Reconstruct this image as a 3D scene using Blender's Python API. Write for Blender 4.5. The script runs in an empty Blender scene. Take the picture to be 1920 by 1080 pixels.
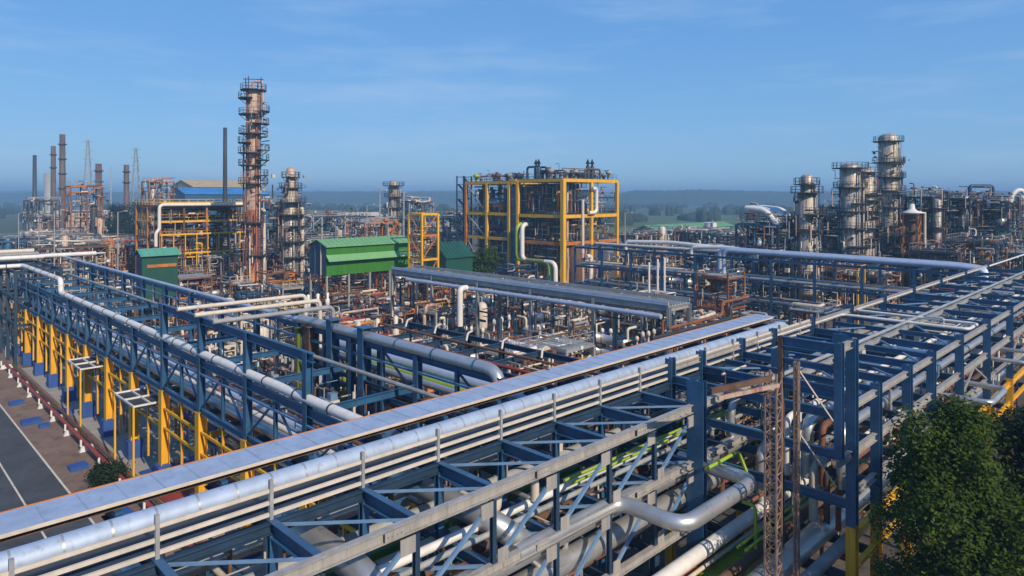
import bpy, math, random
from mathutils import Vector
R = math.radians
sc = bpy.context.scene
COL = sc.collection
# ------------------------------------------------------------------ camera, sky, sun, exposure
CAMZ, FPX, HY = 20.0, 1285.0, 366.0
DX, DY = 0.7034, 0.7108                      # horizontal viewing direction
cd = bpy.data.cameras.new("camera"); cam = bpy.data.objects.new("camera", cd); COL.objects.link(cam)
cam.location = (0, 0, CAMZ); cam.rotation_euler = (R(90), 0, -math.atan2(DX, DY))
cd.sensor_width = 36; cd.lens = 36 * FPX / 1920; cd.shift_y = -(540 - HY) / 1920
cd.clip_start = 0.3; cd.clip_end = 20000
sc.camera = cam
SUN_EL, SUN_AZ = R(34), math.atan2(-0.13, -1.0)   # azimuth measured from +Y towards +X
w = bpy.data.worlds.new("World"); sc.world = w; w.use_nodes = True
nt = w.node_tree; nt.nodes.clear()
out = nt.nodes.new('ShaderNodeOutputWorld'); bg = nt.nodes.new('ShaderNodeBackground')
sky = nt.nodes.new('ShaderNodeTexSky'); sky.sky_type = 'NISHITA'; sky.sun_disc = False
sky.sun_elevation = SUN_EL; sky.sun_rotation = SUN_AZ
sky.air_density = 1.0; sky.dust_density = 0.1; sky.ozone_density = 5.0; sky.altitude = 0
hs = nt.nodes.new('ShaderNodeHueSaturation'); hs.inputs['Saturation'].default_value = 1.08; hs.inputs['Hue'].default_value = 0.5
tc = nt.nodes.new('ShaderNodeTexCoord'); mp = nt.nodes.new('ShaderNodeMapping'); mp.inputs['Scale'].default_value = (1.2, 1.2, 9)
nz = nt.nodes.new('ShaderNodeTexNoise'); nz.inputs['Scale'].default_value = 2.6; nz.inputs['Detail'].default_value = 7; nz.inputs['Roughness'].default_value = .62
cr = nt.nodes.new('ShaderNodeValToRGB'); cr.color_ramp.elements[0].position = .50; cr.color_ramp.elements[1].position = .85
cr.color_ramp.elements[1].color = (.34, .34, .34, 1)
mx = nt.nodes.new('ShaderNodeMixRGB'); mx.blend_type = 'MIX'; mx.inputs[2].default_value = (6.5, 7.4, 9.0, 1)
L = nt.links.new
L(tc.outputs['Generated'], mp.inputs['Vector']); L(mp.outputs['Vector'], nz.inputs['Vector']); L(nz.outputs['Fac'], cr.inputs['Fac'])
sx = nt.nodes.new('ShaderNodeSeparateXYZ'); L(tc.outputs['Generated'], sx.inputs['Vector'])
er = nt.nodes.new('ShaderNodeValToRGB'); L(sx.outputs['Z'], er.inputs['Fac'])        # clear deep blue by height above the horizon
er.color_ramp.elements[0].position = 0.0; er.color_ramp.elements[0].color = (.27, .55, .89, 1)
er.color_ramp.elements[1].position = 0.9; er.color_ramp.elements[1].color = (.07, .25, .68, 1)
e_ = er.color_ramp.elements.new(.22); e_.color = (.165, .43, .88, 1)
sc10 = nt.nodes.new('ShaderNodeMixRGB'); sc10.blend_type = 'MULTIPLY'; sc10.inputs[0].default_value = 1; sc10.inputs[2].default_value = (9.3, 9.3, 9.3, 1)
L(er.outputs['Color'], sc10.inputs[1])
sm = nt.nodes.new('ShaderNodeMixRGB'); sm.inputs[0].default_value = .72
L(sky.outputs['Color'], hs.inputs['Color']); L(hs.outputs['Color'], sm.inputs[1]); L(sc10.outputs['Color'], sm.inputs[2]); L(sm.outputs['Color'], mx.inputs[1]); L(cr.outputs['Color'], mx.inputs[0])
L(mx.outputs['Color'], bg.inputs['Color']); bg.inputs['Strength'].default_value = 0.098
L(bg.outputs['Background'], out.inputs['Surface'])
sd = bpy.data.lights.new("sun", 'SUN'); sd.energy = 4.3; sd.angle = R(0.5); sd.color = (1.0, 0.84, 0.64)
so = bpy.data.objects.new("sun", sd); COL.objects.link(so)
sv = Vector((math.sin(SUN_AZ) * math.cos(SUN_EL), math.cos(SUN_AZ) * math.cos(SUN_EL), math.sin(SUN_EL)))
so.rotation_euler = (-sv).to_track_quat('-Z', 'Y').to_euler(); so.location = (0, -60, 80)
sc.view_settings.view_transform = 'Standard'; sc.view_settings.look = 'None'
sc.view_settings.gamma = 1; sc.view_settings.use_curve_mapping = False; sc.view_settings.exposure = 0.08
sc.cycles.use_denoising = True
sc.cycles.max_bounces = 6; sc.cycles.volume_bounces = 0

# ------------------------------------------------------------------ materials
MATS = {}
def mat(name, col, rough=.5, metal=0.0, var=.22, scale=1.1, col2=None, amt=0.0, streak=False, bump=0.0, bscale=30, thr=.55):
    """painted / weathered surface: noise in value plus patches of a second colour (rust, dirt)"""
    m = bpy.data.materials.new(name); m.use_nodes = True; t = m.node_tree; N = t.nodes; b = N['Principled BSDF']
    g = N.new('ShaderNodeNewGeometry'); n = N.new('ShaderNodeTexNoise'); n.inputs['Scale'].default_value = scale; n.inputs['Detail'].default_value = 6
    n.inputs['Roughness'].default_value = .65
    src = g.outputs['Position']
    if streak:
        mpn = N.new('ShaderNodeMapping'); mpn.inputs['Scale'].default_value = (2.2, 2.2, .22); t.links.new(src, mpn.inputs['Vector']); src = mpn.outputs['Vector']
    t.links.new(src, n.inputs['Vector'])
    r = N.new('ShaderNodeValToRGB'); r.color_ramp.elements[0].position = .3; r.color_ramp.elements[1].position = .72
    r.color_ramp.elements[0].color = tuple(c * (1 - var) for c in col) + (1,)
    r.color_ramp.elements[1].color = tuple(min(1, c * (1 + var)) for c in col) + (1,)
    t.links.new(n.outputs['Fac'], r.inputs['Fac']); c = r.outputs['Color']
    if col2 is not None:
        n2 = N.new('ShaderNodeTexNoise'); n2.inputs['Scale'].default_value = scale * 2.3; n2.inputs['Detail'].default_value = 8; n2.inputs['Roughness'].default_value = .7
        t.links.new(src, n2.inputs['Vector'])
        r2 = N.new('ShaderNodeValToRGB'); r2.color_ramp.elements[0].position = thr; r2.color_ramp.elements[1].position = thr + .12
        r2.color_ramp.elements[0].color = (0, 0, 0, 1); r2.color_ramp.elements[1].color = (amt, amt, amt, 1)
        t.links.new(n2.outputs['Fac'], r2.inputs['Fac'])
        x = N.new('ShaderNodeMixRGB'); x.inputs[2].default_value = tuple(col2) + (1,)
        t.links.new(r2.outputs['Color'], x.inputs[0]); t.links.new(c, x.inputs[1]); c = x.outputs['Color']
    t.links.new(c, b.inputs['Base Color'])
    b.inputs['Roughness'].default_value = rough; b.inputs['Metallic'].default_value = metal
    if bump:
        n3 = N.new('ShaderNodeTexNoise'); n3.inputs['Scale'].default_value = bscale; n3.inputs['Detail'].default_value = 4; t.links.new(g.outputs['Position'], n3.inputs['Vector'])
        bp = N.new('ShaderNodeBump'); bp.inputs['Strength'].default_value = bump; bp.inputs['Distance'].default_value = .05
        t.links.new(n3.outputs['Fac'], bp.inputs['Height']); t.links.new(bp.outputs['Normal'], b.inputs['Normal'])
    MATS[name] = m; return m
RUST = (.16, .055, .022)
mat('blue', (.027, .098, .20), .42, 0, .28, 1.0, (.16, .15, .14), .55, thr=.60)
mat('navy', (.020, .050, .095), .5, 0, .3, 1.0, RUST, .5, thr=.61)
mat('skyblue', (.14, .25, .40), .42, 0, .2, 1.2, RUST, .4, thr=.66)
mat('beige', (.34, .325, .305), .5, 0, .24, 1.3, (.19, .12, .075), .7, True, thr=.57)
mat('grey', (.30, .31, .31), .55, 0, .25, 1.2, RUST, .5, thr=.64)
mat('dark', (.035, .040, .048), .6, 0, .35, 1.0, RUST, .6, thr=.6)
mat('cream', (.62, .55, .45), .5, 0, .15, 1.0, (.25, .13, .06), .6, True, thr=.64)
mat('white', (.72, .70, .66), .45, 0, .12, 1.0, (.3, .2, .12), .4, True, thr=.66)
mat('yellow', (.76, .41, .016), .55, 0, .20, 1.1, (.26, .12, .03), .75, True, thr=.58)
mat('orange', (.50, .17, .025), .55, 0, .25, 1.1, RUST, .7, thr=.56)
mat('green', (.036, .185, .015), .5, 0, .14, .5, (.025, .10, .02), .7, True, thr=.57)
mat('lightgreen', (.17, .38, .16), .5, 0, .10, .5)
mat('teal', (.10, .33, .24), .5, 0, .12, .5)
mat('darkgreen', (.012, .075, .05), .5, 0, .15, .5)
mat('lime', (.30, .42, .03), .45, 0, .15, 1.0, RUST, .4, thr=.68)
mat('red', (.30, .045, .025), .55, 0, .3, 1.0, (.10, .03, .02), .7, thr=.55)
mat('rust', (.19, .075, .038), .75, 0, .4, 1.3, (.30, .16, .10), .6, thr=.55)
mat('brown', (.12, .065, .042), .75, 0, .4, 1.2, (.22, .14, .09), .6, thr=.56)
mat('silver', (.56, .56, .55), .42, .7, .16, .8, (.26, .23, .19), .6, thr=.60)
mat('bluesilver', (.52, .60, .72), .58, .5, .12, .8, (.33, .34, .34), .5, thr=.62)
mat('column_silver', (.47, .41, .34), .5, .25, .32, .6, (.085, .065, .05), .9, True, thr=.49)
mat('tower_tan', (.52, .37, .29), .6, .1, .25, .5, (.30, .10, .055), .85, True, thr=.52)
mat('tower_red', (.36, .13, .08), .65, .0, .3, .5, (.55, .34, .22), .7, True, thr=.56)
mat('tower_orange', (.50, .19, .05), .65, .0, .3, .5, (.24, .08, .03), .8, True, thr=.52)
mat('concrete', (.33, .31, .28), .85, 0, .2, .8, (.16, .14, .12), .6, thr=.58, bump=.3)
mat('asphalt', (.060, .066, .074), .85, 0, .3, .35, (.032, .034, .038), .75, thr=.54, bump=.25, bscale=60)
mat('dirt', (.20, .135, .10), .95, 0, .3, .35, (.10, .07, .055), .8, thr=.52, bump=.5, bscale=8)
mat('yard', (.105, .088, .075), .95, 0, .35, .22, (.05, .042, .038), .85, thr=.5, bump=.4, bscale=6)
mat('plain', (.055, .075, .035), .95, 0, .4, .02, (.12, .14, .05), .8, thr=.55)
mat('hill', (.018, .040, .026), .95, 0, .4, .02, (.05, .07, .035), .7, thr=.55)
mat('field', (.07, .115, .035), .95, 0, .3, .02)
mat('bluepad', (.025, .085, .30), .6, 0, .25, 1.0, (.12, .11, .10), .4, thr=.6)
mat('roofblue', (.05, .22, .50), .45, 0, .2, .3)
mat('tan', (.50, .38, .20), .7, 0, .15, .4)
mat('leaf', (.036, .066, .008), .75, 0, .4, .7, (.13, .16, .013), .8, thr=.56)
mat('moss', (.13, .16, .03), .6, 0, .3, 1.2, RUST, .5, thr=.58)
mat('galvanised', (.40, .49, .62), .60, .30, .16, .7, (.25, .25, .25), .6, True, thr=.56)
mat('mast', (.30, .20, .15), .7, 0, .35, 1.4, (.16, .07, .04), .8, thr=.52)
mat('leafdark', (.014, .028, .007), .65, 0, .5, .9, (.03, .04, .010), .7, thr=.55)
mat('bark', (.06, .045, .035), .9, 0, .3, 3)
mat('paintline', (.62, .58, .50), .8, 0, .15, 1.5, (.2, .17, .15), .7, thr=.52)
mat('stack_brown', (.12, .085, .07), .8, 0, .35, .4, (.06, .04, .035), .7, True, thr=.5)
for k_ in ('leaf', 'leafdark'): MATS[k_].node_tree.nodes['Principled BSDF'].inputs['Specular IOR Level'].default_value = .12
M = MATS

# ------------------------------------------------------------------ mesh helpers
V = Vector
def fillet(pts, rb, seg=4):
    pts = [V(p) for p in pts]
    if rb <= 0 or len(pts) < 3: return pts
    o = [pts[0]]
    for i in range(1, len(pts) - 1):
        a, b, c = pts[i - 1], pts[i], pts[i + 1]
        d1 = (a - b); d2 = (c - b); l1, l2 = d1.length, d2.length
        d1.normalize(); d2.normalize()
        k = min(rb, l1 * .49, l2 * .49)
        s, e = b + d1 * k, b + d2 * k
        for j in range(seg + 1):
            t = j / seg; o.append(s * (1 - t) ** 2 + b * 2 * t * (1 - t) + e * t * t)
    o.append(pts[-1]); return o
LOC = {}
class MB:
    def __init__(s): s.v = []; s.f = []; s.sm = []; s.mi = []
    def paint(s, k): s.mi += [k] * (len(s.f) - len(s.mi)); return s
    def quad8(s, c):
        n = len(s.v); s.v += c
        s.f += [(n, n+3, n+2, n+1), (n+4, n+5, n+6, n+7), (n, n+1, n+5, n+4), (n+1, n+2, n+6, n+5), (n+2, n+3, n+7, n+6), (n+3, n, n+4, n+7)]
        s.sm += [False] * 6; return s
    def box(s, x0, y0, z0, x1, y1, z1):
        return s.quad8([(x0, y0, z0), (x1, y0, z0), (x1, y1, z0), (x0, y1, z0), (x0, y0, z1), (x1, y0, z1), (x1, y1, z1), (x0, y1, z1)])
    def bar(s, p, q, w, h=None, up=(0, 0, 1), off=(0, 0)):
        """rectangular bar p->q, w across, h along 'up'; off shifts (side, up)"""
        h = w if h is None else h; p, q = V(p), V(q); t = (q - p).normalized(); u = V(up)
        if abs(t.dot(u)) > .98: u = V((0, 1, 0))
        sd_ = t.cross(u).normalized(); u = sd_.cross(t).normalized()
        o = sd_ * off[0] + u * off[1]; a = sd_ * (w / 2); b = u * (h / 2)
        return s.quad8([tuple(e + o + i * a + j * b) for e in (p, q) for i, j in ((-1, -1), (1, -1), (1, 1), (-1, 1))])
    def ib(s, p, q, w, h, tf=.03, tw=.02, up=(0, 0, 1)):
        s.bar(p, q, w, tf, up, (0, h / 2 - tf / 2)); s.bar(p, q, w, tf, up, (0, -h / 2 + tf / 2)); s.bar(p, q, tw, h - 2 * tf, up); return s
    def tube(s, pts, r, n=8, rb=0, caps=True, seg=4):
        P = fillet(pts, rb, seg); m = len(P); base = len(s.v)
        t = (P[1] - P[0]).normalized(); u = V((0, 0, 1)) if abs(t.z) < .9 else V((1, 0, 0))
        u = (u - t * u.dot(t)).normalized()
        for i in range(m):
            if i == 0: tt = P[1] - P[0]
            elif i == m - 1: tt = P[-1] - P[-2]
            else: tt = (P[i + 1] - P[i]).normalized() + (P[i] - P[i - 1]).normalized()
            if tt.length < 1e-6: tt = t
            t = tt.normalized(); u = (u - t * u.dot(t)).normalized(); b = t.cross(u)
            for k in range(n):
                a = 2 * math.pi * k / n; s.v.append(tuple(P[i] + u * (r * math.cos(a)) + b * (r * math.sin(a))))
        for i in range(m - 1):
            for k in range(n):
                a, c = base + i * n + k, base + i * n + (k + 1) % n
                s.f.append((a, c, c + n, a + n)); s.sm.append(True)
        if caps:
            for i, rev in ((0, True), (m - 1, False)):
                st = len(s.v); s.v += [s.v[base + i * n + k] for k in range(n)]
                idx = list(range(st, st + n)); s.f.append(tuple(reversed(idx) if rev else idx)); s.sm.append(False)
        return s
    def cyl(s, p, q, r, n=12): return s.tube([p, q], r, n)
    def lathe(s, c, prof, n=16, axis='z'):
        c = V(c); base = len(s.v)
        for r, z in prof:
            for k in range(n):
                a = 2 * math.pi * k / n; x, y = r * math.cos(a), r * math.sin(a)
                s.v.append(tuple(c + (V((x, y, z)) if axis == 'z' else V((z, x, y)) if axis == 'x' else V((y, z, x)))))
        for i in range(len(prof) - 1):
            for k in range(n):
                a, d = base + i * n + k, base + i * n + (k + 1) % n
                s.f.append((a, d, d + n, a + n)); s.sm.append(True)
        return s
    def ringdeck(s, c, r0, r1, a0, a1, z, th=.12, n=14):
        base = len(s.v)
        for i in range(n + 1):
            a = a0 + (a1 - a0) * i / n
            for r, zz in ((r0, z), (r1, z), (r1, z + th), (r0, z + th)): s.v.append((c[0] + r * math.cos(a), c[1] + r * math.sin(a), zz))
        for i in range(n):
            for k in range(4):
                a, d = base + i * 4 + k, base + i * 4 + (k + 1) % 4
                s.f.append((a, a + 4, d + 4, d)); s.sm.append(False)
        s.f += [(base, base + 1, base + 2, base + 3), (base + n * 4 + 3, base + n * 4 + 2, base + n * 4 + 1, base + n * 4)]; s.sm += [False] * 2
        return s
    def poly(s, pts): 
        n = len(s.v); s.v += [tuple(p) for p in pts]; s.f.append(tuple(range(n, n + len(pts)))); s.sm.append(False); return s
    def prism(s, pts, axis, lo, hi):
        """closed outline in two axes pushed along the third; pts as (a,b)"""
        mk = {'x': lambda a, b, c: (c, a, b), 'y': lambda a, b, c: (a, c, b), 'z': lambda a, b, c: (a, b, c)}[axis]
        n = len(s.v); k = len(pts)
        s.v += [mk(a, b, lo) for a, b in pts] + [mk(a, b, hi) for a, b in pts]
        s.f += [tuple(range(n + k - 1, n - 1, -1)), tuple(range(n + k, n + 2 * k))] + [(n + i, n + (i + 1) % k, n + k + (i + 1) % k, n + k + i) for i in range(k)]
        s.sm += [False] * (k + 2); return s
    def build(s, name, m, parent=None):
        if not s.v: return None
        me = bpy.data.meshes.new(name)
        o = V((0, 0, 0)) if parent is None else LOC[parent.name]
        me.from_pydata([(a[0] - o.x, a[1] - o.y, a[2] - o.z) for a in s.v], [], s.f)
        me.polygons.foreach_set('use_smooth', s.sm)
        if isinstance(m, list):
            for k in m: me.materials.append(M[k])
            me.polygons.foreach_set('material_index', s.mi)
        else: me.materials.append(M[m] if isinstance(m, str) else m)
        me.update()
        ob = bpy.data.objects.new(name, me); COL.objects.link(ob)
        LOC[ob.name] = o.copy()
        if parent is not None: ob.parent = parent
        return ob
HAZE = 0.0006
LABELS = {}
def tag(o, label=None, cat=None, group=None, kind=None):
    if label: o['label'] = label; LABELS.setdefault(label, []).append(o.name)
    if cat: o['category'] = cat
    if group: o['group'] = group
    if kind: o['kind'] = kind
    return o
def thing(name, loc, label=None, cat=None, group=None):
    o = bpy.data.objects.new(name, None); COL.objects.link(o); o.location = loc; o.empty_display_size = .3
    LOC[o.name] = V(loc); return tag(o, label, cat, group)
def dup(root, loc, rz=0, label=None):
    r = root.copy(); COL.objects.link(r); r.location = loc; r.rotation_euler = (0, 0, rz); LOC[r.name] = V(loc)
    if label: tag(r, label)
    for ch in root.children:
        c = ch.copy(); COL.objects.link(c); c.parent = r
        for g in ch.children:
            d = g.copy(); COL.objects.link(d); d.parent = c
    return r
def at(px, D, py=None):                        # a point of the place from its bearing and distance
    u = (px - 960) / FPX; x, y = (DX + DY * u) * D, (DY - DX * u) * D
    return (x, y) if py is None else V((x, y, CAMZ - D * (py - HY) / FPX))
def zof(D, py): return CAMZ - D * (py - HY) / FPX
def scr(x, y, z=0):
    D = x * DX + y * DY; return (960 + FPX * (x * DY - y * DX) / D, HY + (CAMZ - z) * FPX / D, D)
def pipe(pts, r, m, label, cat='pipe', group=None, name='pipe', rb=None, n=10, clamps=0, cm='dark', flange=0):
    """one pipe run: a tube with long-radius bends; clamps / flanges are rings round it"""
    o = MB().tube(pts, r, n, r * 3 if rb is None else rb).build(name, m); tag(o, label, cat, group)
    if clamps or flange:
        step = clamps or flange; a, b = V(pts[0]), V(pts[1]); 
        for a, b in zip(pts[:-1], pts[1:]):
            a, b = V(a), V(b); L_ = (b - a).length
            if L_ < step * 1.5: continue
            k = int(L_ / step); t = (b - a).normalized()
            for i in range(1, k + 1):
                c = a + t * (i * step - step / 2)
                MB().tube([c - t * .05, c + t * .05], r * (1.13 if clamps else 1.45), n).build('clamp' if clamps else 'flange', cm, o)
    return o
def fine(root, x0, y0, x1, y1, za, zb, n, pal, seed, r=.05, nm='small_bore_piping'):
    """the uncountable thin lines, tubes and junction boxes that fill a unit: one part"""
    q = random.Random(seed); mb = MB()
    for i in range(n):
        x, y, z = q.uniform(x0, x1), q.uniform(y0, y1), q.uniform(za, zb); rr_ = r * q.choice((.6, .8, 1, 1, 1.5, 2.2)); k = q.random()
        if k < .36: mb.tube([(x, y, max(0, z - q.uniform(.6, 3.5))), (x, y, z)], rr_, 5)
        elif k < .58: l = q.uniform(.8, 3.5); mb.tube([(x, y, z), (min(x1, x + l), y, z)], rr_, 5)
        elif k < .80: l = q.uniform(.8, 3.5); mb.tube([(x, y, z), (x, min(y1, y + l), z)], rr_, 5)
        elif k < .9:
            l = q.uniform(.4, 1.6); h = q.uniform(-1.6, 1.6); mb.tube([(x, y, z), (x + l, y, z), (x + l, y, max(.1, z + h)), (x + l, y + l, max(.1, z + h))], rr_, 5, rr_ * 3, seg=2)
        else:
            a = q.uniform(.1, .3); mb.box(x - a, y - a, z - a, x + a, y + a, z + a * q.uniform(.5, 1.5))
        mb.paint(q.randrange(len(pal)))
    o = mb.build(nm, pal, root); o['kind'] = 'stuff'; return o
# ------------------------------------------------------------------ ground, roads, terrain
rnd = random.Random(7)
def sheet(name, x0, y0, x1, y1, z, m):
    o = MB().poly([(x0, y0, z), (x1, y0, z), (x1, y1, z), (x0, y1, z)]).build(name, m); return tag(o, kind='structure')
sheet('ground', -4000, -4000, 6000, 6000, -.012, 'plain')
sheet('yard', -60, -20, 260, 330, 0, 'yard')
sheet('dirt_verge', 7.0, -10, 15.6, 140, .008, 'dirt')
sheet('road', 1.0, -10, 11.3, 140, .016, 'asphalt')
sheet('road_edge_line', 11.18, -10, 11.32, 140, .022, 'paintline')
sheet('road_edge_line', 8.72, -10, 8.84, 140, .022, 'paintline')
sheet('paving', 15.4, 22, 21.5, 96, .012, 'concrete')
sheet('field', 300, 60, 1200, 420, .02, 'field')
def hills(name, px0, px1, D, hmin, hmax, seed, depth=260):
    r_ = random.Random(seed); n = 330; mb = MB(); rows = []
    ph = [r_.uniform(0, 6.3) for _ in range(8)]
    for i in range(n + 1):
        px = px0 + (px1 - px0) * i / n
        x, y = at(px, D); x2, y2 = at(px, D + depth); x3, y3 = at(px, D + 2.5 * depth)
        f = sum(math.sin(i * .273 * (.07 + .13 * k) + ph[k]) / (1 + k) for k in range(8)) / 2.6
        env = min(1, i / 30, (n - i) / 30)
        h = (hmin + (hmax - hmin) * (.5 + .5 * f) + r_.uniform(-1.3, 1.3) * D / 1500) * max(.05, env)
        rows.append(((x, y, -1), (x + (x2 - x) * .5, y + (y2 - y) * .5, h * .72), (x2, y2, h), (x3, y3, -1)))
    for rw in rows: mb.v += list(rw)
    for i in range(n):
        for k in range(3):
            a = i * 4 + k; mb.f.append((a, a + 4, a + 5, a + 1)); mb.sm.append(True)
    return tag(mb.build(name, 'hill'), kind='structure')
hills('hills', 1080, 2250, 1250, 23, 36, 3)
hills('hills', -500, 1200, 1500, 22, 32, 5)
hills('hills', -900, 2700, 2300, 30, 44, 8)

# ------------------------------------------------------------------ front pipe rack (runs along X, right under the camera)
Z1, Z2, Z3 = 10.9, 8.45, 5.8
fr = thing('pipe_rack', (10, 19, 0), 'blue and beige truss pipe rack in the foreground under a silver pipe and flat tray', 'pipe rack')
NODES = [8.75 + 2.985 * k for k in range(-4, 7)]          # panel points of the near truss
def chord(z, x0, x1, y=15.7, h=.46, m='beige', root=fr):
    mb = MB().ib((x0, y, z - h / 2), (x1, y, z - h / 2), .24, h)
    return mb.build('chord', m, root)
for z, h in ((Z1, .35), (Z2, .31), (Z3, .30)):
    chord(z, -6, 26.5, h=h); chord(z, 26.9, 34.8, h=h); chord(z, 35.2, 48, h=h)
for z in (Z1, Z2, Z3): chord(z - .06, -6, 48, y=18.4, h=.30, m='navy')
for z in (Z1,): chord(z, -6, 48, y=23.3, h=.40, m='blue')
for i, x in enumerate(NODES + [29.6, 32.3, 38, 41, 44, 47]):
    fx = .10
    if x > 26.5: pass
    MB().ib((x, 15.85, Z1 - .25), (x, 23.1, Z1 - .25), .22, .46).build('cross_beam', 'blue', fr)
    MB().ib((x, 15.85, Z2 - .25), (x, 23.1, Z2 - .25), .22, .40).build('cross_beam', 'blue', fr)
    MB().ib((x, 15.85, Z3 - .25), (x, 23.1, Z3 - .25), .22, .40).build('cross_beam', 'navy', fr)
    if x < 26:
        MB().ib((x, 15.72, Z1 - .46), (x, 15.72, Z2), .16, .16, .02, .02, up=(0, 1, 0)).build('post', 'navy', fr)
        MB().ib((x, 15.72, Z2 - .42), (x, 15.72, Z3), .16, .16, .02, .02, up=(0, 1, 0)).build('post', 'navy', fr)
        MB().ib((x, 15.72, Z3 - .40), (x, 15.72, .0), .3, .3, .02, .02, up=(0, 1, 0)).build('column', 'navy', fr)
        x2 = x + 2.985
        for (za, zb) in ((Z1 - .46, Z2), (Z2 - .42, Z3)):
            p, q = V((x2 - .22, 15.66, za - .12)), V((x + .22, 15.66, zb + .12))
            mb = MB().bar(p, q, .11, .03, (0, 1, 0), (0, -.04)).bar(p, q, .03, .09, (0, 1, 0), (.05, 0)).bar(p, q, .03, .09, (0, 1, 0), (-.05, 0))
            mb.build('diagonal_brace', 'skyblue', fr)
            MB().box(x2 - .62, 15.60, za - .46, x2 - .1, 15.625, za + .02).build('gusset_plate', 'beige', fr)
            MB().box(x + .1, 15.60, zb - .02, x + .55, 15.625, zb + .42).build('gusset_plate', 'beige', fr)
    # flat bracing between the two chords
    if x < 25:
        mb = MB().bar((x + .15, 18.2, Z1 - .12), (x + 2.8, 15.95, Z1 - .12), .07, .07); mb.build('plan_brace', 'skyblue', fr)
        mb = MB().bar((x + .15, 18.2, Z2 - .12), (x + 2.8, 15.95, Z2 - .12), .09, .09); mb.build('plan_brace', 'skyblue', fr)
        MB().ib((x, 18.42, Z1 - .4), (x, 18.42, 0), .24, .24, up=(0, 1, 0)).build('column', 'blue', fr)
for x, top in ((26.7, 11.95), (35.0, 11.95), (43.4, 11.6)):
    MB().ib((x, 15.55, 0), (x, 15.55, top), .80, .34, .04, .04, up=(1, 0, 0)).build('column', 'blue', fr)
    MB().ib((x, 23.3, 0), (x, 23.3, 10.4), .4, .4, up=(0, 1, 0)).build('column', 'blue', fr)
# grating walkway and its handrail along the far chord
def grating(name, x0, y0, x1, y1, z, m, root, step=.42, along='x'):
    mb = MB().box(x0, y0, z - .05, x1, y1, z)
    if along == 'x':
        n = int((y1 - y0) / step)
        for i in range(1, n): mb.box(x0, y0 + i * step - .015, z + .001, x1, y0 + i * step + .015, z + .03)
    return mb.build(name, m, root)
grating('walkway_deck', -6, 18.62, 46, 19.9, Z1 + .07, 'dark', fr)
hr = thing('handrail', (20, 18.5, Z1), 'cream three bar handrail beside the fat silver pipe', 'handrail')
xs = [8.75 + 2.985 * k for k in range(-4, 14)]
for x in xs: MB().bar((x, 18.5, Z1 - .16), (x, 18.5, Z1 + 1.08), .10, .13).build('post', 'grey', hr)
for z in (.11, .44, .78): MB().bar((-6, 18.52, Z1 + z), (46.3, 18.52, Z1 + z), .08, .10).build('rail', 'cream', hr)

# the two big jacketed pipes on top, with the dark gap and its slim lines between them
def bigpipe(pts, r, label, m='bluesilver', n=20, seam=2.0, name='jacketed_pipe'):
    m = 'galvanised'; o = MB().tube(pts, r, n, r * 2.2).build(name, m); tag(o, label, 'pipe', 'fat silver pipes')
    a, b = V(pts[0]), V(pts[1]); t = (b - a).normalized(); k = int((b - a).length / seam)
    for i in range(1, min(k, 95)):
        c = a + t * i * seam; MB().tube([c - t * .03, c + t * .03], r * 1.012, n, caps=False).build('jacket_seam', 'silver', o)
    return o
bigpipe([(-8, 20.4, 11.05), (46.6, 20.4, 11.05), (47.3, 20.4, 9.4)], .335, 'fat pale silver pipe right behind the cream handrail in the foreground', seam=1.1)
ct = thing('cable_tray', (20, 22.3, 11.2), 'wide flat covered cable tray of pale metal crossing the whole foreground behind the fat pipe', 'cable tray')
ys0, ys1 = 21.65, 23.15
for i in range(57):
    x = -8 + i * 1.0; zz = 11.30 + rnd.uniform(0, .010); jy = rnd.uniform(-.008, .012)
    if x < 47.5: MB().box(x, ys0 + jy, zz - .03, x + .992, ys1 + jy, zz).bar((x + .05, ys0 + jy + .01, zz + .006), (x + .05, ys1 + jy - .01, zz + .006), .05, .016).build('cover_sheet', 'galvanised', ct)
MB().box(-8, ys0 - .03, 11.22, 47.6, ys0 - .002, 11.325).build('side_plate', 'cream', ct)  # cream paints in the sunlight on the tray's near edge
MB().box(-8, ys1 + .002, 11.08, 47.6, ys1 + .03, 11.33).build('side_plate', 'orange', ct)
MB().box(-8, ys0 + .25, 11.0, 47.6, ys1, 11.07).build('tray_floor', 'brown', ct)
for i, x in enumerate(NODES): MB().box(x - .1, ys0 + .05, 10.9, x + .1, ys1 - .05, 10.998).build('bracket', 'blue', ct)
pipe([(-8, 21.1, 11.0), (46, 21.1, 11.0)], .10, 'rust', 'slim rust brown pipe in the dark gap before the flat cable tray')
for i, (dz, dy) in enumerate(((.0, 0), (.35, .1))):
    pipe([(36 + 2 * i, 24.1 + dy, 11.1 + dz), (46 - i, 24.1 + dy, 11.1 + dz), (46 - i, 24.1 + dy, 12.0 + dz), (49, 24.1 + dy, 12.0 + dz)], .12, ('dark', 'rust')[i],
         ('black kinked pipe at the right end of the flat cable tray', 'rust brown kinked pipe above the right end of the flat cable tray')[i])

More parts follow.
